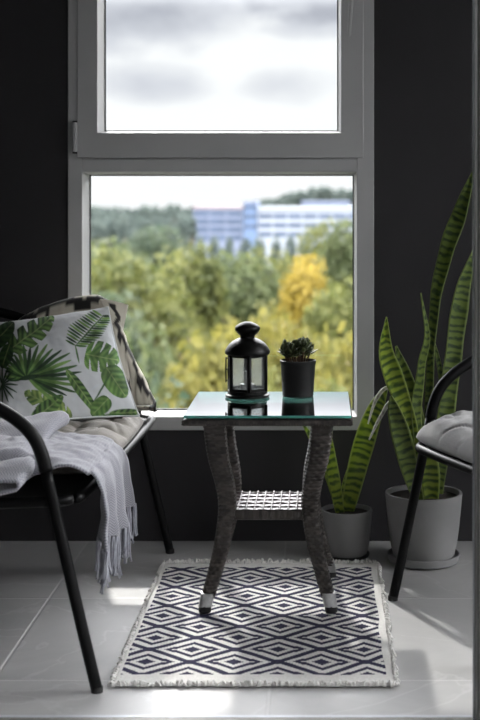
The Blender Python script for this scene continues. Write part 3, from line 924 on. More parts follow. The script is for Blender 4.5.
# ------------------------------------------------------------------ pale throw with fringe
def make_throw():
    ns, nt_ = 150, 80
    # profile from the back of the seat over the front edge and down: (x, z), by arc length
    prof = [(-0.98, 0.476), (-0.85, 0.482), (-0.70, 0.486), (-0.58, 0.482), (-0.515, 0.470), (-0.488, 0.446), (-0.478, 0.405), (-0.478, 0.36), (-0.480, 0.31), (-0.482, 0.268)]
    pth = smooth_path([(x, 0, z) for x, z in prof], 30)
    acc = [0]
    for a, b in zip(pth, pth[1:]): acc.append(acc[-1] + (b - a).length)
    tot = acc[-1]
    def samp(s):
        d = s * tot
        k = 0
        lo, hi = 0, len(acc) - 1
        while lo < hi - 1:
            m_ = (lo + hi) // 2
            if acc[m_] <= d: lo = m_
            else: hi = m_
        f = (d - acc[lo]) / max(1e-9, acc[lo + 1] - acc[lo])
        return pth[lo].lerp(pth[lo + 1], min(1, f))
    v, uv = [], []
    hem = []
    for i in range(ns):
        s = i / (ns - 1)
        p = samp(s)
        hang = max(0.0, min(1.0, (0.46 - p.z) / 0.21)) if p.x > -0.52 else 0.0
        for j in range(nt_):
            t = j / (nt_ - 1)
            # far edge drifts outwards towards the hem, near edge comes in
            far = 3.17 + 0.06 * max(0, min(1, (p.x + 0.62) / 0.15)) + 0.11 * hang ** 0.5
            near = 2.862 + 0.02 * max(0, min(1, (p.x + 0.62) / 0.12)) + 0.06 * hang ** 0.8
            near += 0.012 * math.sin(s * 17); far += 0.012 * math.sin(s * 13 + 1)
            y = near + (far - near) * t
            x, z = p.x, p.z
            if hang == 0:
                # folded-over upper layer on the left part of the seat
                ed = -0.640 + 0.05 * (t - 0.5) + 0.015 * math.sin(t * 5)
                e = 1 / (1 + math.exp(max(-40, min(40, (x - ed) / 0.008))))
                rid = math.exp(-((x - ed + 0.03) / 0.03) ** 2)
                z += e * 0.012 + rid * 0.004
                z += 0.010 * fbm(x * 9 + 2, y * 9, 1.5, 3) + 0.004 * fbm(x * 30, y * 26, 4.0, 2)
                # droop over the pad's near side and lift to an arch by the front
                edge = max(0, 0.16 - t) / 0.16
                z -= 0.060 * edge ** 1.4 * max(0.0, min(1.0, (-0.560 - x) / 0.10)) 
            else:
                amp = 0.016 * hang
                x += amp * (math.sin(t * 19 + 0.6) + 0.5 * math.sin(t * 37 + 2)) + 0.006 * fbm(t * 9, s * 9, 2.0, 2)
                y += 0.010 * hang * math.sin(t * 19 + 2.2)
                z += 0.008 * fbm(t * 7, 0, 6.0, 2) * (1 - hang)
                z += 0.012 * hang * math.sin(t * 8)
            v.append((x, y, z)); uv.append((s * tot, t * 0.45))
            if i == ns - 1: hem.append(Vector((x, y, z)))
    # the end folded back over itself on the left
    fa, fb = 50, 60
    off = len(v)
    for i in range(fa):
        a = i / (fa - 1)
        E = at(13, 481, 2.80).lerp(at(59, 414, 3.20), a)          # fold edge
        E = E + Vector((0.012 * math.sin(a * 7), 0, 0.008 * math.sin(a * 9)))
        for j in range(fb):
            b = j / (fb - 1)
            r = 0.011 + 0.004 * a
            L = 0.34
            d = b * (L + PI * r + 0.10)
            if d < L:      # upper layer, from the left to the fold
                x = E.x - (L - d); z = E.z - 0.10 * (L - d) * (0.3 + a) + 0.010 * fbm(x * 12, a * 3, 3.0, 3)
            elif d < L + PI * r:
                q = (d - L) / r; x = E.x + r * math.sin(q); z = E.z - r + r * math.cos(q)
            else:
                q = d - L - PI * r; x = E.x - q; z = E.z - 2 * r - q * 0.25
            v.append((x, E.y + 0.006 * fbm(x * 10, a * 4, 1.0, 2), z)); uv.append((d, a * 0.4))
    o = newmesh('fringed_throw', v, grid_faces(ns, nt_) + grid_faces(fa, fb, off), M['throw'], uvs=uv)
    md = o.modifiers.new('solid', 'SOLIDIFY'); md.thickness = 0.006; md.offset = 0
    mb = MB()
    for k in range(56):
        p = hem[min(nt_ - 1, int((k + 0.5) / 56 * nt_))]
        for q in range(3):
            L = 0.084 + random.uniform(-0.018, 0.016)
            dx, dy = random.uniform(-0.008, 0.010), random.uniform(-0.012, 0.012)
            p0 = p + Vector((random.uniform(-0.003, 0.003), random.uniform(-0.004, 0.004), 0.006))
            pts = smooth_path([p0, p0 + Vector((dx * 0.5, dy * 0.2, -L * 0.35)), p0 + Vector((dx * 0.4, dy * 0.8, -L * 0.7)), p0 + Vector((dx, dy, -L))], 3)
            mb.tube(pts, [0.0022] * 3 + [0.0019] * (len(pts) - 4) + [0.0028], 6)
    mb.build('fringe', M['throw_thread'], o, smooth=True)
    tag(o, 'pale grey-blue fringed throw hanging over the front of the loveseat seat', 'blanket')


make_throw()

# ------------------------------------------------------------------ rug
def make_rug():
    x0, x1, y0, y1 = -0.448, 0.157, 2.876, 3.832
    nx, ny = 80, 120
    v, uv = [], []
    for i in range(nx):
        for j in range(ny):
            a, b = i / (nx - 1), j / (ny - 1)
            x, y = x0 + (x1 - x0) * a, y0 + (y1 - y0) * b
            wl = 0.006 * fbm(0.0, y * 5, 1.0, 3) * (1 - a) + 0.008 * fbm(3.0, y * 6, 2.0, 3) * a
            xx = x + wl
            # a soft step where the weave pulls in on the right
            z = 0.0048 + 0.001 * fbm(x * 14, y * 14, 0.5, 2) + 0.003 * math.exp(-((a - 1) / 0.05) ** 2) * (0.5 + 0.5 * math.sin(y * 25))
            v.append((xx, y + 0.004 * fbm(x * 9, b, 7.0, 2), max(0.003, z)))
            uv.append((x + 0.397, y - 3.017))
    top = len(v)
    f = grid_faces(nx, ny)
    o = newmesh('woven_rug', v, f, M['rug'], uvs=uv)
    md = o.modifiers.new('solid', 'SOLIDIFY'); md.thickness = 0.003; md.offset = -1
    for yy, sg in ((y0, -1), (y1, 1)):
        mb = MB()
        for k in range(170):
            x = x0 + (x1 - x0) * (k + random.random()) / 170
            L = random.uniform(0.003, 0.013) if sg < 0 else random.uniform(0.014, 0.036)
            dx = random.uniform(-0.012, 0.012)
            p0 = Vector((x, yy - sg * 0.004, 0.006))
            pts = [p0, p0 + Vector((dx * 0.4, sg * L * 0.5, random.uniform(0.001, 0.010))), p0 + Vector((dx, sg * L, -0.002))]
            mb.tube(smooth_path(pts, 3), 0.0020, 5)
        mb.build('fringe', M['thread'], o, smooth=True)
    for xx in (x0, x1):        # frayed long edges
        mb = MB()
        for k in range(120):
            y = y0 + (y1 - y0) * (k + random.random()) / 120
            sg = -1 if xx == x0 else 1
            L = random.uniform(0.004, 0.013)
            p0 = Vector((xx - sg * 0.002, y, 0.006))
            mb.tube([p0, p0 + Vector((sg * L * 0.6, random.uniform(-0.008, 0.008), 0.004)), p0 + Vector((sg * L, random.uniform(-0.012, 0.012), -0.002))], 0.0022, 5)
        mb.build('frayed_edge', M['thread'], o, smooth=True)
    tag(o, 'navy and cream diamond pattern rug with fringe lying under the side table', 'rug')


make_rug()

# ------------------------------------------------------------------ rattan side table
TCX, TCY = -0.135, 3.537
def rattan_cols(n, rows, ks):
    base = np.array([(0.044, 0.037, 0.033)])
    r = np.sin(rows * 12.9898 + np.floor(ks) * 4.233) * 43758.5453
    r = r - np.floor(r)
    return base * (0.45 + 1.2 * r[:, None])


def woven_leg(parent, path, half, m, rowh=0.0092, stakes=8):
    """path: list of centres; half: list of half widths; square section with round corners and woven relief"""
    pts = smooth_path(path, 48)
    hs = smooth_path([(h, 0, 0) for h in half], 48)
    n = len(pts); na = 72
    V, R_, K_ = [], [], []
    acc = 0
    for i, p in enumerate(pts):
        if i: acc += (p - pts[i - 1]).length
        hlf = hs[i].x
        for k in range(na):
            a = 2 * PI * k / na
            c, s = math.cos(a), math.sin(a)
            q = 1 / (abs(c) ** 5 + abs(s) ** 5) ** (1 / 5)
            row = math.floor(acc / rowh)
            fr = abs(math.sin(PI * acc / rowh)) ** 0.5
            st = a / (2 * PI) * stakes
            ou = math.cos(PI * st * 2 + PI * row)
            d = 0.0046 * fr * (0.68 + 0.32 * ou)
            V.append((p.x + (hlf * q + d) * c, p.y + (hlf * q + d) * s, p.z)); R_.append(row); K_.append(st + 0.5 * (row % 2))
    f = []
    for i in range(n - 1):
        for k in range(na):
            k2 = (k + 1) % na
            f.append((i * na + k, (i + 1) * na + k, (i + 1) * na + k2, i * na + k2))
    return newmesh('leg', V, f, m, parent, cols=rattan_cols(len(V), np.array(R_, float), np.array(K_, float)))


def woven_plate(name, parent, x0, x1, y0, y1, z, m, cell, amp, flip_cols=None, res=5):
    nx, ny = int((x1 - x0) / cell * res), int((y1 - y0) / cell * res)
    V, R_, K_ = [], [], []
    for i in range(nx):
        for j in range(ny):
            x, y = x0 + (x1 - x0) * i / (nx - 1), y0 + (y1 - y0) * j / (ny - 1)
            u, w = (x - x0) / cell, (y - y0) / cell
            iu, iw = math.floor(u), math.floor(w)
            d = (abs(math.sin(PI * u)) ** 0.4) * (abs(math.sin(PI * w)) ** 0.4) * (0.5 + 0.5 * math.sin(PI * ((u if (iu + iw) % 2 else w) % 1)))
            V.append((x, y, z + amp * d)); R_.append(iu); K_.append(iw)
    return newmesh(name, V, grid_faces(nx, ny), m, parent, cols=rattan_cols(len(V), np.array(R_, float), np.array(K_, float)))


def lattice(name, root, sh, z, cell, n, celly=None):
    """square panel of dark weave with pale crossing strands"""
    V, cl = [], []
    for i in range(n):
        for j in range(n):
            x, y = -sh + 2 * sh * i / (n - 1), -sh + 2 * sh * j / (n - 1)
            u, w_ = x / cell + 40.25, y / (celly or cell) + 40.25
            au, aw = abs(u % 1 - 0.5), abs(w_ % 1 - 0.5)
            ru, rw = max(0, 1 - (au / 0.12) ** 2), max(0, 1 - (aw / 0.10) ** 2)
            par = (math.floor(u) + math.floor(w_)) % 2
            hgt = max(ru * (1.0 if par else 0.75), rw * (0.75 if par else 1.0))
            fine = abs(math.sin(PI * x / 0.0043)) * 0.12
            V.append((x, y, z + 0.21 * cell * max(hgt, fine)))
            cl.append((0.13, 0.105, 0.105) if hgt > 0.25 else (0.070, 0.048, 0.056))
    return newmesh(name, V, grid_faces(n, n), M['rattan'], root, cols=np.array(cl))


def make_table():
    root = empty('side_table', 'square brown rattan side table with glass top standing on the rug', 'table', (TCX, TCY, 0))
    hw = 0.207
    # glass
    top = MB().box(-hw, hw, -hw, hw, 0.4992, 0.5055)
    o = top.build('glass_top', [M['tglass'], M['tedge']], root)
    for p in o.data.polygons:
        p.material_index = 1 if abs(p.normal.z) < 0.5 else 0
    # apron
    ap = []
    lattice('woven_panel', root, hw - 0.006, 0.4935, 0.0165, 260)
    path = []
    e = hw - 0.008
    n_side = 60
    # woven rim: rounded strip round the top
    V, R_, K_ = [], [], []
    loop = []
    for (ax, ay), (bx, by) in zip([(-e, -e), (e, -e), (e, e), (-e, e)], [(e, -e), (e, e), (-e, e), (-e, -e)]):
        for k in range(n_side * 3):
            f = k / (n_side * 3)
            loop.append((ax + (bx - ax) * f, ay + (by - ay) * f))
    prof = [(-0.012, 0.0115), (0.005, 0.0115), (0.009, 0.013), (0.010, 0.016), (0.010, 0.0195), (0.010, 0.023), (0.007, 0.027), (-0.012, 0.027)]
    nl, npf = len(loop), len(prof)
    for i, (x, y) in enumerate(loop):
        for q, (off, h) in enumerate(prof):
            row = math.floor(i / 3)
            fr = 0.5 + 0.5 * math.cos(2 * PI * (i % 3) / 3)
            d = 0.0032 * fr * (1 if (q + row) % 2 else 0.1)
            k = 1 + (off + d) / e
            V.append((x * k, y * k, 0.4680 + h)); R_.append(row); K_.append(q // 2)
    f = []
    for i in range(nl):
        for q in range(npf - 1):
            f.append((i * npf + q, ((i + 1) % nl) * npf + q, ((i + 1) % nl) * npf + q + 1, i * npf + q + 1))
    newmesh('apron', V, f, M['rattan'], root, cols=rattan_cols(len(V), np.array(R_, float), np.array(K_, float)))
    # legs: cabriole-like, knee at the shelf
    for sx in (-1, 1):
        for sy in (-1, 1):
            tx, kx, fx = 0.137, 0.106, 0.158
            P = [(sx * tx, sy * tx, 0.482), (sx * 0.127, sy * 0.127, 0.39), (sx * (kx + 0.004), sy * (kx + 0.004), 0.31), (sx * kx, sy * kx, 0.25), (sx * 0.117, sy * 0.117, 0.17), (sx * 0.137, sy * 0.137, 0.09), (sx * 0.1515, sy * 0.1515, 0.042)]
            lg = woven_leg(root, P, [0.0250, 0.0232, 0.0208, 0.0190, 0.0175, 0.0150, 0.0140], M['rattan'])
            mb = MB()
            q = [(sx * 0.1508, sy * 0.1508, 0.054), (sx * 0.1570, sy * 0.1570, 0.022)]
            vs, fs = [], []
            for (x, y, z), r in zip(q, (0.0174, 0.0166)):
                for k in range(24):
                    a = 2 * PI * k / 24; c, s = math.cos(a), math.sin(a); w = 1 / (abs(c) ** 5 + abs(s) ** 5) ** 0.2
                    vs.append((x + r * w * c, y + r * w * s, z))
            for k in range(24): fs.append((k, (k + 1) % 24, 24 + (k + 1) % 24, 24 + k))
            fs.append(tuple(range(24))); fs.append(tuple(range(47, 23, -1)))
            mb.add(vs, fs)
            s_ = mb.build('foot_sleeve', M['steel'], lg, smooth=True, auto=0.6)
            mb = MB(); mb.lathe([(0.0135, 0.0062), (0.0158, 0.009), (0.0158, 0.0235)], 20, (sx * fx, sy * fx, 0))
            mb.build('rubber_foot', M['rubber'], lg, smooth=True, auto=0.6)
    # shelf
    sh = 0.112
    lattice('shelf', root, sh, 0.2485, 0.0215, 150, 0.040)
    V, R_, K_ = [], [], []
    loop = []
    for (ax, ay), (bx, by) in zip([(-sh, -sh), (sh, -sh), (sh, sh), (-sh, sh)], [(sh, -sh), (sh, sh), (-sh, sh), (-sh, -sh)]):
        for k in range(120):
            f = k / 120
            loop.append((ax + (bx - ax) * f, ay + (by - ay) * f))
    prof = [(0.0, 0.026), (0.003, 0.022), (0.003, 0.016), (0.003, 0.010), (0.003, 0.004), (0.0, 0.0), (-0.03, 0.0)]
    for i, (x, y) in enumerate(loop):
        for q, (off, h) in enumerate(prof):
            d = 0.0016 * abs(math.sin(PI * i / 4)) if 0 < q < 6 else 0
            k = 1 + (off + d) / sh
            V.append((x * k, y * k, 0.226 + h)); R_.append(math.floor(i / 4)); K_.append(0)
    nl, npf = len(loop), len(prof); f = []
    for i in range(nl):
        for q in range(npf - 1):
            f.append((i * npf + q, i * npf + q + 1, ((i + 1) % nl) * npf + q + 1, ((i + 1) % nl) * npf + q))
    newmesh('shelf_rim', V, f, M['rattan'], root, cols=rattan_cols(len(V), np.array(R_, float), np.array(K_, float)))
    return root


make_table()
TZ = 0.5055

# ------------------------------------------------------------------ lantern with candle
def make_lantern():
    c = at(247.5, 399, 3.65)
    root = empty('candle_lantern', 'black metal candle lantern with glass sides on the glass tabletop', 'lantern', (c.x, 3.648, TZ + 0.0005))
    ph = math.radians(8)
    MB().lathe([(0.0, 0), (0.058, 0), (0.060, 0.003), (0.060, 0.007), (0.054, 0.010), (0.053, 0.018), (0.0, 0.018)], 48).build('base', M['lantern'], root, smooth=True, auto=0.5)
    R = 0.0545
    hexa = [(R * math.cos(ph + k * PI / 3 - PI / 2), R * math.sin(ph + k * PI / 3 - PI / 2)) for k in range(6)]
    for k in range(6):
        (ax, ay), (bx, by) = hexa[k], hexa[(k + 1) % 6]
        MB().tube([(ax, ay, 0.018), (ax, ay, 0.117)], 0.0046, 8).build('post', M['lantern'], root, smooth=True)
        mid = Vector(((ax + bx) / 2, (ay + by) / 2, 0)); d = Vector((bx - ax, by - ay, 0)).normalized(); nn = mid.normalized()
        # framed pane
        mb = MB()
        w = (Vector((bx, by, 0)) - Vector((ax, ay, 0))).length / 2 - 0.003
        for (u0, u1, z0, z1) in ((-w, w, 0.018, 0.025), (-w, w, 0.109, 0.117), (-w, -w + 0.003, 0.0245, 0.1095), (w - 0.003, w, 0.0245, 0.1095)):
            vs = [mid + d * u + nn * o_ + Vector((0, 0, z)) for u in (u0, u1) for o_ in (-0.002, 0.002) for z in (z0, z1)]
            mb.add(vs, [(0, 1, 3, 2), (4, 6, 7, 5), (0, 4, 5, 1), (2, 3, 7, 6), (0, 2, 6, 4), (1, 5, 7, 3)])
        fr = mb.build('pane_frame', M['lantern'], root)
        vs = [mid + d * u + nn * o_ + Vector((0, 0, z)) for u in (-w, w) for o_ in (-0.0008, 0.0008) for z in (0.025, 0.109)]
        MB().add(vs, [(0, 1, 3, 2), (4, 6, 7, 5), (0, 4, 5, 1), (2, 3, 7, 6), (0, 2, 6, 4), (1, 5, 7, 3)]).build('pane', M['lglass'], fr)
    MB().lathe([(0.0, 0.115), (0.0585, 0.115), (0.061, 0.118), (0.061, 0.124), (0.0590, 0.128), (0.0545, 0.136), (0.048, 0.144), (0.039, 0.151), (0.029, 0.156), (0.021, 0.159), (0.0, 0.159)], 48).build('roof', M['lantern'], root, smooth=True, auto=0.6)
    MB().lathe([(0.0, 0.155), (0.0205, 0.157), (0.0195, 0.162), (0.021, 0.166), (0.029, 0.173), (0.0335, 0.180), (0.0345, 0.185), (0.033, 0.189), (0.026, 0.195), (0.018, 0.199), (0.010, 0.202), (0.0, 0.203)], 40).build('chimney_cap', M['lantern'], root, smooth=True, auto=0.9)
    lat = []
    mb = MB()
    for k in range(3):
        z = 0.045 + 0.03 * k
        mb.tube([(-0.0525, -0.006, z), (-0.0575, -0.010, z)], 0.0018, 6)
    mb.tube([(-0.0575, -0.010, 0.040), (-0.0575, -0.010, 0.108)], 0.0018, 8)
    mb.build('door_latch', M['lantern'], root, smooth=True)
    cd = empty('tealight_candle', 'small white candle standing inside the black lantern', 'candle', (c.x, 3.648, TZ + 0.0195))
    MB().lathe([(0.0, 0), (0.019, 0), (0.0195, 0.002), (0.0195, 0.016), (0.018, 0.0165), (0.0, 0.0155)], 32).build('candle_cup', M['steel'], cd, smooth=True, auto=0.6)
    MB().lathe([(0.0, 0.0145), (0.0105, 0.0150), (0.0105, 0.048), (0.009, 0.050), (0.0, 0.049)], 24).build('wax', M['wax'], cd, smooth=True, auto=0.7)
    MB().tube([(0, 0, 0.048), (0.001, 0, 0.055), (0.003, 0, 0.060)], 0.0008, 6).build('wick', M['rubber'], cd)


make_lantern()

# ------------------------------------------------------------------ succulent in a black pot
def make_succulent():
    c = at(298, 398, 3.66)
    root = empty('potted_succulent', 'small dark succulent in a black tapered pot beside the lantern', 'potted plant', (c.x, 3.66, TZ + 0.0005))
    MB().lathe([(0.0, 0), (0.040, 0), (0.042, 0.002), (0.0470, 0.086), (0.0490, 0.090), (0.0490, 0.097), (0.0460, 0.098), (0.0440, 0.088), (0.0, 0.088)], 44).build('pot', M['clay_black'], root, smooth=True, auto=0.7)
    MB().lathe([(0.0, 0.092), (0.0448, 0.090), (0.0448, 0.084), (0.0, 0.084)], 30).build('soil', M['soil'], root, smooth=True)
    V, Fc, UV = [], [], []
    stems = MB()

    def leafblade(p, d, L, w):
        d = d.normalized()
        s = d.cross(Vector((0, 0, 1)))
        if s.length < 0.1: s = Vector((1, 0, 0))
        s.normalize(); n_ = s.cross(d)
        o = len(V)
        prof = [(0, 0.35), (0.25, 0.8), (0.55, 1.0), (0.8, 0.75), (1.0, 0.02)]
        for f, ww in prof:
            for k, (a, b) in enumerate(((-1, 0.18), (0, -0.25), (1, 0.18), (0, 0.35))):
                V.append(p + d * L * f + s * a * w * ww + n_ * (b * w * ww + 0.22 * L * f * f)); UV.append((0.5 + a * 0.4, f * L * 3 + L * 20))
        for i in range(4):
            for k in range(4):
                k2 = (k + 1) % 4
                Fc.append((o + i * 4 + k, o + i * 4 + k2, o + (i + 1) * 4 + k2, o + (i + 1) * 4 + k))
    for k in range(13):
        a = k * 2.4; r = 0.0085 * math.sqrt(k + 0.3)
        bx, by = r * math.cos(a), r * math.sin(a)
        hgt = 0.040 + 0.022 * random.random() - r * 0.35
        tip = Vector((bx * 1.5, by * 1.5, 0.092 + hgt))
        stems.tube([(bx, by, 0.09), tip], 0.0025, 6)
        for q in range(12):
            aa = q * 2.4 + k
            f = q / 11
            el = math.radians(5 + 70 * f)
            d = Vector((math.cos(aa) * math.cos(el), math.sin(aa) * math.cos(el), math.sin(el)))
            leafblade(Vector((bx, by, 0.092)).lerp(tip, 0.45 + 0.55 * f), d, 0.031 * (1 - 0.35 * f) * random.uniform(0.85, 1.15), 0.0085)
    newmesh('foliage', V, Fc, M['succ'], root, uvs=UV)
    stems.build('stem', M['succ'], root, smooth=True)


make_succulent()

# ------------------------------------------------------------------ snake plants
def blade_leaf(parent, pts, widths, m=None, twist=0.0, fold=0.25, face=(0, -1, 0), seed=0.0, off=Vector((0, 0, 0))):
    """leaf along a path of points; widths at those points (full width, m)"""
    path = smooth_path(pts, 12)
    ws = smooth_path([(w, 0, 0) for w in widths], 12)
    n, na = len(path), 9
    V, UV = [], []
    acc = 0
    fv = Vector(face).normalized()
    for i, p in enumerate(path):
        if i: acc += (p - path[i - 1]).length
        t = (path[min(i + 1, n - 1)] - path[max(i - 1, 0)]).normalized()
        s = t.cross(fv).normalized(); nn = s.cross(t).normalized()
        if twist:
            R = Matrix.Rotation(twist * i / n, 3, t); s = R @ s; nn = R @ nn
        w = max(0.0008, ws[i].x)
        for k in range(na):
            a = k / (na - 1) * 2 - 1
            wave = 0.06 * w * math.sin(acc * 42 + seed + (1.3 if a > 0 else 0)) * abs(a)
            V.append(p + s * (a * w / 2) + nn * (-fold * w * (1 - a * a) * 0.6 + wave) - off)
            UV.append(((a + 1) / 2, acc + seed))
    o = newmesh('leaf', V, grid_faces(n, na), m or M['snake'], parent, uvs=UV)
    md = o.modifiers.new('solid', 'SOLIDIFY'); md.thickness = 0.0028; md.offset = 0
    return o


def pot_profile(rt, rb, h, t=0.007, round_=0.03):
    pr = [(0.0, 0.0), (rb * 0.80, 0.0), (rb * 0.93, round_ * 0.25), (rb, round_)]
    for k in range(1, 8):
        f = k / 8
        pr.append((rb + (rt - rb) * f ** 0.8, round_ + (h - round_ - 0.004) * f))
    pr += [(rt, h - 0.003), (rt - 0.001, h), (rt - t + 0.001, h), (rt - t, h - 0.003), (rt - t - 0.002, h - 0.05), (0.0, h - 0.05)]
    return pr


def make_big_plant():
    cx_, cy_ = 0.2915, 3.872
    zo = 0.014
    sc = MB().lathe([(0.0, 0.0), (0.088, 0.0), (0.100, 0.006), (0.104, 0.020), (0.104, 0.026), (0.101, 0.027), (0.097, 0.014), (0.0, 0.013)], 56, (cx_, cy_, 0.0)).build('plant_saucer', M['ceramic'], smooth=True, auto=0.8)
    tag(sc, 'round grey ceramic saucer under the large pot on the right', 'saucer')
    root = empty('snake_plant', 'tall snake plant in the large grey ceramic pot behind the armchair', 'potted plant', (cx_, cy_, zo))
    MB().lathe(pot_profile(0.1105, 0.094, 0.186, 0.008, 0.035), 64).build('pot', M['ceramic'], root, smooth=True, auto=0.7)
    MB().lathe([(0.0, 0.174), (0.1012, 0.172), (0.1005, 0.137), (0.0, 0.137)], 40).build('soil', M['soil'], root, smooth=True)
    O = Vector((cx_, cy_, zo))
    k = 3.87 / F
    def L(px, w, Y0=3.87, dY=0.0, **kw):
        n = len(px)
        pts = [at(x, y, Y0 + dY * (i / (n - 1)) ** 1.5) for i, (x, y) in enumerate(px)]
        return blade_leaf(root, pts, [q * k for q in w], off=O, **kw)
    # the long leaf arching to the top right
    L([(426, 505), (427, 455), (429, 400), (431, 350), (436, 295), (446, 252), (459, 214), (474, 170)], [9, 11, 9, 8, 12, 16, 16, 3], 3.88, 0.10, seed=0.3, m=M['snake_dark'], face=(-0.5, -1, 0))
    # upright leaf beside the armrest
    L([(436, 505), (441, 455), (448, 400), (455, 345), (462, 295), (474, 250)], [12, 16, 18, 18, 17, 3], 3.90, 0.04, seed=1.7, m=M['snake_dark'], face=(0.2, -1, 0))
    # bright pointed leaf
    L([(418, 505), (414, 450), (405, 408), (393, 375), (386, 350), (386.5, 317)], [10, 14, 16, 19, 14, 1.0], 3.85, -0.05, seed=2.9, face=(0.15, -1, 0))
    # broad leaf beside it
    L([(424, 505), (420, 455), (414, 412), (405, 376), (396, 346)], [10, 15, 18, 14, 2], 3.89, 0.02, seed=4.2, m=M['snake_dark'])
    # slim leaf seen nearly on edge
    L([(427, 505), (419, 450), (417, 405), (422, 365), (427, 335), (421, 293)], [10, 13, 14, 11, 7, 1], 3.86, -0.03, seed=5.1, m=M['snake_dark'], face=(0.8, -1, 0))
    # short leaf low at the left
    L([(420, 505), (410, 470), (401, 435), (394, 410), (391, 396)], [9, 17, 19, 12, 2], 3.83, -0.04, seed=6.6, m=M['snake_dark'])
    # low leaf in front of the pot's centre
    L([(432, 505), (430, 478), (427, 452), (430, 425)], [12, 20, 18, 2], 3.84, -0.02, seed=7.7)
    # thin shoot crossing behind
    L([(438, 505), (445, 430), (440, 370), (431, 332)], [4, 5, 5, 1], 3.92, 0.0, seed=8.8, m=M['snake_dark'])
    # dry curling strips
    L([(405, 420), (392, 402), (380, 418), (369, 440)], [2, 4, 3, 1], 3.86, 0.0, seed=1.1, m=M['dry'])
    L([(402, 405), (388, 388), (376, 400), (368, 424)], [2, 3.5, 3, 1], 3.85, 0.0, seed=3.1, m=M['dry'])


def make_small_plant():
    cx_, cy_ = 0.0715, 3.930
    sc = MB().lathe([(0.0, 0.0), (0.060, 0.0), (0.066, 0.004), (0.067, 0.011), (0.065, 0.012), (0.062, 0.007), (0.0, 0.006)], 48, (cx_, cy_, 0.0)).build('plant_saucer', M['ceramic_dark'], smooth=True, auto=0.8)
    tag(sc, 'thin black saucer under the small grey pot near the table leg', 'saucer')
    zo = 0.0065
    root = empty('snake_plant', 'young snake plant in the smaller grey pot behind the side table', 'potted plant', (cx_, cy_, zo))
    MB().lathe(pot_profile(0.0745, 0.064, 0.132, 0.006, 0.022), 56).build('pot', M['ceramic'], root, smooth=True, auto=0.7)
    MB().lathe([(0.0, 0.122), (0.0672, 0.120), (0.066, 0.092), (0.0, 0.092)], 36).build('soil', M['soil'], root, smooth=True)
    O = Vector((cx_, cy_, zo)); k = 3.93 / F
    def L(px, w, Y0=3.93, dY=0.0, **kw):
        n = len(px)
        pts = [at(x, y, Y0 + dY * (i / (n - 1)) ** 1.5) for i, (x, y) in enumerate(px)]
        return blade_leaf(root, pts, [q * k for q in w], off=O, **kw)
    L([(342, 524), (337, 495), (331, 465), (326, 440), (318, 408)], [7, 11, 13, 12, 2], 3.93, -0.06, seed=0.9, face=(0.2, -1, 0))
    L([(346, 524), (351, 495), (359, 462), (368, 430), (378, 404), (387, 388)], [8, 16, 20, 20, 14, 2], 3.94, -0.03, seed=2.2)
    L([(344, 524), (344, 495), (350, 470), (362, 445)], [5, 7, 6, 1], 3.95, 0.02, seed=3.7)
    L([(340, 524), (334, 490), (322, 455), (303, 424)], [4, 9, 10, 2], 3.96, 0.03, seed=4.6, face=(0.3, -1, 0))


make_big_plant()
make_small_plant()

# ------------------------------------------------------------------ outside
GZ = -15.0
gm = plain('park_grass', (0.020, 0.026, 0.010), 0.9, var=0.35, scale=0.08)
mb = MB()
nxg, nyg = 60, 60
v = []
for i in range(nxg):
    for j in range(nyg):
        x = -260 + 520 * i / (nxg - 1); y = 10 + 640 * j / (nyg - 1)
        t = max(0, min(1, (y - 380) / 200)); t = t * t * (3 - 2 * t)
        hill = 3 + 9 * max(0, min(1, (x + 40) / 120))
        v.append((x, y, GZ + t * hill + 0.5 * mnoise.noise((x * 0.02, y * 0.02, 0))))
newmesh('terrain', v, grid_faces(nxg, nyg), gm, kind='structure')


def crown_mesh(seed, h, r, n, leaf, lobes=14):
    """leafy crown: leaf clusters over overlapping lobes; origin at the trunk's foot"""
    R = random.Random(seed)
    V, Fc = [], []
    L = []
    for k in range(lobes):
        a = R.uniform(0, 2 * PI); f = R.random()
        z = h * (0.36 + 0.50 * f)
        rr = r * (0.75 - 0.55 * max(0, f - 0.35)) * R.uniform(0.35, 0.95)
        L.append((Vector((rr * math.cos(a), rr * math.sin(a), z)), r * R.uniform(0.32, 0.52)))
    L.append((Vector((0, 0, h * 0.80)), r * 0.5)); L.append((Vector((0, 0, h * 0.55)), r * 0.62))
    for k in range(n):
        c, rad = R.choice(L)
        d = Vector((R.gauss(0, 1), R.gauss(0, 1), R.gauss(0, 1))).normalized()
        p = c + d * rad * (0.72 + 0.32 * R.random()); p.z = min(p.z, h)
        nn = (d + Vector((R.gauss(0, .5), R.gauss(0, .5), R.gauss(0, .5)))).normalized()
        s = nn.orthogonal().normalized(); t = nn.cross(s)
        a = R.uniform(0, 6.28); s2 = s * math.cos(a) + t * math.sin(a); t2 = nn.cross(s2)
        l = leaf * R.uniform(0.6, 1.3)
        o = len(V)
        V += [p - s2 * l, p - t2 * l * 0.55 + nn * l * .15, p + s2 * l, p + t2 * l * 0.55 + nn * l * .15]
        Fc.append((o, o + 1, o + 2, o + 3))
    me = bpy.data.meshes.new('crown')
    me.from_pydata([tuple(q) for q in V], [], Fc)
    return me


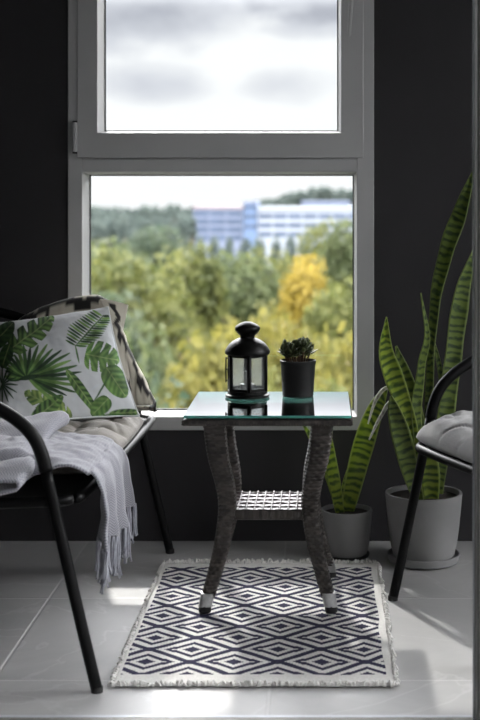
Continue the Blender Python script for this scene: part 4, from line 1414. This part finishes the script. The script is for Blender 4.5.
def trunk_mesh(h, r):
    m_ = MB()
    m_.tube(smooth_path([(0, 0, 0), (0.1, 0.05, h * 0.25), (-0.05, 0.1, h * 0.5), (0, 0, h * 0.75)], 4), [r * (1 - 0.06 * i) for i in range(13)], 8)
    for k in range(5):
        a = k * 1.3
        m_.tube([(0, 0, h * 0.35), (math.cos(a) * h * 0.12, math.sin(a) * h * 0.12, h * 0.52), (math.cos(a) * h * 0.2, math.sin(a) * h * 0.2, h * 0.68)], [r * 0.45, r * 0.3, r * 0.15], 6)
    me = bpy.data.meshes.new('trunk')
    me.from_pydata([tuple(q) for q in m_.v], [], m_.f)
    me.polygons.foreach_set('use_smooth', np.ones(len(me.polygons), dtype=bool))
    me.materials.append(M['bark'])
    return me


CR = {}
TRK = trunk_mesh(12, 0.22)
def tree(name, px, pytop, Y, r, fol, label, seed, n=2600, leaf=0.26, base=None, group=None):
    """a tree whose top stands at (px, pytop) from the balcony, at distance Y"""
    p = at(px, pytop, Y)
    z0 = GZ if base is None else base
    h = p.z - z0
    key = (seed, fol, n)
    if key not in CR:
        me = crown_mesh(seed, 12.0, 4.2, n, leaf); me.materials.append(FO[fol]); CR[key] = me
    root = empty(name, label, 'tree', (p.x, Y, z0), seed * 1.7 + px * 0.13, group)
    s = h / 12.0; sr = r / 4.2
    c = bpy.data.objects.new('crown', CR[key]); C.objects.link(c); c.parent = root; c.scale = (sr, sr, s)
    t = bpy.data.objects.new('trunk', TRK); C.objects.link(t); t.parent = root; t.scale = (s, s, s)
    return root


NT = 4200
tree('broadleaf_tree', 128, 248, 62, 4.0, 'olive', 'tall rounded green tree beyond the window, left of the glass table', 11, NT)
tree('broadleaf_tree', 180, 236, 72, 3.9, 'olive', 'tallest green tree in the left half of the window, below the blue building', 12, NT)
tree('broadleaf_tree', 232, 243, 81, 4.0, 'green', 'green tree in the middle of the window, directly below the blue office block', 13, NT)
tree('broadleaf_tree', 268, 240, 90, 3.8, 'olive', 'olive green tree left of the bright yellow tree', 14, NT)
tree('autumn_tree', 299, 257, 74, 2.35, 'yellow', 'bright golden yellow tree right of the window centre', 15, NT)
tree('broadleaf_tree', 328, 214, 100, 3.4, 'olive', 'tall green tree at the right edge of the window beside the white offices', 16, NT)
tree('broadleaf_tree', 355, 222, 84, 3.0, 'green', 'green tree cut off by the right side of the window frame', 17, NT)
tree('broadleaf_tree', 344, 268, 66, 2.9, 'olive', 'olive tree below the tall one at the right edge of the window', 18, NT)
tree('broadleaf_tree', 104, 285, 47, 2.6, 'dark', 'dull green tree just above the patterned blanket in the window', 19, NT)
tree('broadleaf_tree', 140, 300, 38, 2.5, 'green', 'low green tree between the blanket and the lantern', 20, NT)
tree('autumn_tree', 232, 308, 43.5, 2.2, 'yellowgreen', 'yellow-green tree right behind the black lantern', 21, NT)
tree('autumn_tree', 286, 302, 49, 2.5, 'yellowgreen', 'yellow-green tree behind the small succulent', 22, NT)
tree('autumn_tree', 338, 315, 39.5, 2.2, 'yellowgreen', 'yellow-tinged tree low at the right edge of the window', 23, NT)
tree('autumn_tree', 195, 335, 31, 2.2, 'yellowgreen', 'yellow-green tree at the bottom left of the lantern', 24, NT)
tree('broadleaf_tree', 160, 360, 25, 1.8, 'dark', 'green tree lowest in the window, left of the table', 25, NT)
tree('autumn_tree', 258, 345, 35, 1.8, 'olive', 'olive yellow tree between lantern and succulent', 26, NT)
tree('autumn_tree', 318, 352, 27.5, 1.8, 'olive', 'olive yellow tree right of the succulent pot', 27, NT)
tree('broadleaf_tree', 108, 232, 120, 5.0, 'green', 'green tree farther off at the left edge of the window', 13, NT)
tree('broadleaf_tree', 150, 226, 135, 5.5, 'dark', 'dark green tree farther off, left of the blue office block', 28, NT)
tree('broadleaf_tree', 90, 250, 84, 4.0, 'green', 'green tree hard against the left side of the window frame', 17, NT)

R3 = random.Random(21)
for q in range(34):
    px = (-590 + q * 36) if q < 17 else (400 + (q - 17) * 38)
    Y = 36 + (q * 3 % 7) * 11 + R3.uniform(-1, 1)
    side = 'left' if q < 17 else 'right'
    tree('broadleaf_tree', px, 250 + R3.uniform(-10, 30) + (76 - Y) * 0.5, Y, 1.9 + Y * 0.008, ['olive', 'green', 'yellowgreen', 'green'][q % 4],
         'park tree beyond the %s side of the window view' % side, [11, 13, 21, 17][q % 4], NT, group='park trees on the %s' % side)

# distant woodland, one object per tree
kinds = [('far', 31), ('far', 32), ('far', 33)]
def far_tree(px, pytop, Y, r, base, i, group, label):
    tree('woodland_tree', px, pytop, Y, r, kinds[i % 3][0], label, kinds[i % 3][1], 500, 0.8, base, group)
R2 = random.Random(5)
i = 0
def rows(x0, x1, step, top, Y, gap, n, r, base, group, label):
    global i
    for q in range(n):
        x = x0 + step * q / n
        while x < x1:
            tp = top(x) + R2.uniform(-1.5, 2.5)
            far_tree(x, tp, Y + gap * q, r * R2.uniform(0.8, 0.9), base(x), i, group, label)
            i += 1; x += step


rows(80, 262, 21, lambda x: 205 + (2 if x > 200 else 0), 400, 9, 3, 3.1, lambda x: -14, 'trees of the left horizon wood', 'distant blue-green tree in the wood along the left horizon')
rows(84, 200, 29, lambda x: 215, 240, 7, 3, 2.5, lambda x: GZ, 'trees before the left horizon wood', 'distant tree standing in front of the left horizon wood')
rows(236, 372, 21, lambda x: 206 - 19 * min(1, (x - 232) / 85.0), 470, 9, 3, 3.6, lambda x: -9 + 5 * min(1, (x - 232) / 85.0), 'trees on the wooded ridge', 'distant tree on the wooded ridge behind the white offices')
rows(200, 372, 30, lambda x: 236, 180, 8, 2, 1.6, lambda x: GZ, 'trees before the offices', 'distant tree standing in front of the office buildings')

# office buildings
bl_blue = plain('blue_glazing', (0.035, 0.05, 0.085), 0.35, var=0.2, scale=0.4)
bl_grey = plain('blue_grey_cladding', (0.085, 0.10, 0.145), 0.6, var=0.08, scale=0.3)
bl_white = plain('white_cladding', (0.165, 0.178, 0.205), 0.6, var=0.05, scale=0.3)
bl_red = plain('pale_red_parapet', (0.135, 0.11, 0.118), 0.7, var=0.08, scale=0.3)
YB = 300.0


def office(name, label, x0, x1, top, bands, wall, depth, parapet):
    a, b = mp(x0, YB), mp(x1, YB)
    zt = mz(top, YB)
    root = empty(name, label, 'building', ((a + b) / 2, YB + depth / 2, GZ))
    cx_, cy_ = (a + b) / 2, YB + depth / 2
    hw_ = (b - a) / 2
    MB().box(-hw_, hw_, -depth / 2, depth / 2, 0, zt - GZ).build('walls', wall, root)
    MB().box(-hw_ - 0.05, hw_ + 0.05, -depth / 2 - 0.2, depth / 2 + 0.2, zt - GZ, zt - GZ + 0.7).build('parapet', parapet, root)
    for (t0, t1) in bands:
        z0_, z1_ = mz(t1, YB) - GZ, mz(t0, YB) - GZ
        n = max(2, int(2 * hw_ / 3.2))
        for k in range(n):
            u0 = -hw_ + 2 * hw_ * k / n + 0.18; u1 = -hw_ + 2 * hw_ * (k + 1) / n - 0.18
            MB().box(u0, u1, -depth / 2 - 0.06, -depth / 2 + 0.06, z0_, z1_).build('window', bl_blue, root)
    return root


office('office_block', 'blue-grey office block with reddish parapet at left of the distant offices', 193, 242.9, 209, [(211.5, 216), (219, 224), (227, 232), (235, 240)], bl_grey, 16, bl_red)
office('office_tower', 'slim blue stair tower between the two distant office wings', 243.7, 257, 204, [(206, 210), (214, 219), (223, 229)], plain('blue_cladding', (0.065, 0.10, 0.175), 0.5, var=0.08, scale=0.3), 12, bl_grey)
office('office_wing', 'long white office wing with blue window bands at the right of the view', 257.8, 362, 210, [(214, 218.5), (223, 227.5), (232, 236.5)], bl_white, 18, bl_white)
office('office_penthouse', 'blue rooftop storey behind the long white office wing', 300, 352, 204, [(206, 209)], bl_grey, 8, bl_grey).location.y += 22

# ------------------------------------------------------------------ sky, sun
w = bpy.data.worlds.new('World'); bpy.context.scene.world = w; w.use_nodes = True
nt = w.node_tree
bg = nt.nodes['Background']
tc = N(nt, 'ShaderNodeTexCoord')
def wm(op, a, b=None, c=None):
    n = N(nt, 'ShaderNodeMath', operation=op)
    for i, v in enumerate((a, b, c)):
        if v is None: continue
        if isinstance(v, (int, float)): n.inputs[i].default_value = v
        else: nt.links.new(v, n.inputs[i])
    return n.outputs[0]


sep = N(nt, 'ShaderNodeSeparateXYZ'); nt.links.new(tc.outputs['Generated'], sep.inputs[0])
dx_, dy_, dz_ = sep.outputs
mpn = N(nt, 'ShaderNodeMapping'); mpn.inputs['Scale'].default_value = (1, 1, 1.9)
nt.links.new(tc.outputs['Generated'], mpn.inputs[0])
no = N(nt, 'ShaderNodeTexNoise', i_Scale=11.0, i_Detail=6.0, i_Roughness=0.55)
nt.links.new(mpn.outputs[0], no.inputs['Vector'])
nz = wm('SUBTRACT', no.outputs[0], 0.5)


def cloud(x, z, rx, rz, k):
    """a grey cloud bank around direction (x, 1, z)"""
    q = wm('ADD', wm('POWER', wm('DIVIDE', wm('SUBTRACT', dx_, x), rx), 2.0), wm('POWER', wm('DIVIDE', wm('SUBTRACT', dz_, z), rz), 2.0))
    return wm('MULTIPLY', wm('SMOOTH_MAX', wm('SUBTRACT', wm('SUBTRACT', 1.0, q), wm('MULTIPLY', nz, -2.2)), 0.0, 0.15), k)


g = cloud(-0.125, 0.135, 0.085, 0.036, 0.9)
for c_ in ((0.02, 0.150, 0.08, 0.024, 0.9), (-0.125, 0.086, 0.045, 0.019, 0.5), (-0.02, 0.083, 0.04, 0.016, 0.35), (0.0, 0.128, 0.05, 0.012, 0.5)):
    g = wm('ADD', g, cloud(*c_))
g = wm('MINIMUM', wm('ADD', g, wm('MULTIPLY', nz, 0.15)), 1.0)
col = ramp(nt, g, [(0.0, (1.10, 1.11, 1.12)), (0.5, (0.78, 0.80, 0.86)), (1.0, (0.52, 0.54, 0.61))])
# the cloud layer is much brighter higher up
up = ramp(nt, dz_, [(0.0, (0, 0, 0)), (0.140, (0, 0, 0)), (0.150, (0.025, 0.025, 0.025)), (0.162, (0.062, 0.062, 0.062)), (0.22, (0.2, 0.2, 0.2)), (0.45, (1, 1, 1))])
mx = N(nt, 'ShaderNodeMix', data_type='RGBA'); nt.links.new(up, mx.inputs[0]); nt.links.new(col, mx.inputs[6]); mx.inputs[7].default_value = (18.5, 18.3, 18.7, 1)
nt.links.new(mx.outputs[2], bg.inputs[0])
bg.inputs[1].default_value = 1.0

sd = bpy.data.lights.new('sun', 'SUN'); sd.energy = 3.3; sd.angle = math.radians(1.5); sd.color = (1.0, 0.96, 0.91)
so = bpy.data.objects.new('sun', sd); C.objects.link(so)
so.rotation_euler = Vector((0.25, -1.0, -0.765)).to_track_quat('-Z', 'Y').to_euler()
so.location = (-3, 12, 9)

# ------------------------------------------------------------------ camera
cd = bpy.data.cameras.new('camera'); co = bpy.data.objects.new('camera', cd); C.objects.link(co)
co.location = (0, 0, H); co.rotation_euler = (PI / 2, 0, 0)
cd.sensor_fit = 'VERTICAL'; cd.sensor_height = 24.0; cd.lens = F / 720 * 24.0
cd.shift_x = -(CX - 240) / 720; cd.shift_y = -(360 - HY) / 720
cd.clip_start = 0.05; cd.clip_end = 2000
cd.dof.use_dof = True; cd.dof.focus_distance = 3.5; cd.dof.aperture_fstop = 2.6
sc = bpy.context.scene
sc.camera = co
sc.view_settings.view_transform = 'Standard'; sc.view_settings.look = 'None'
sc.view_settings.gamma = 1.0; sc.view_settings.exposure = 0.0
sc.view_settings.use_curve_mapping = False
sc.cycles.use_denoising = True
sc.cycles.max_bounces = 10; sc.cycles.transparent_max_bounces = 16
sc.cycles.sample_clamp_indirect = 8
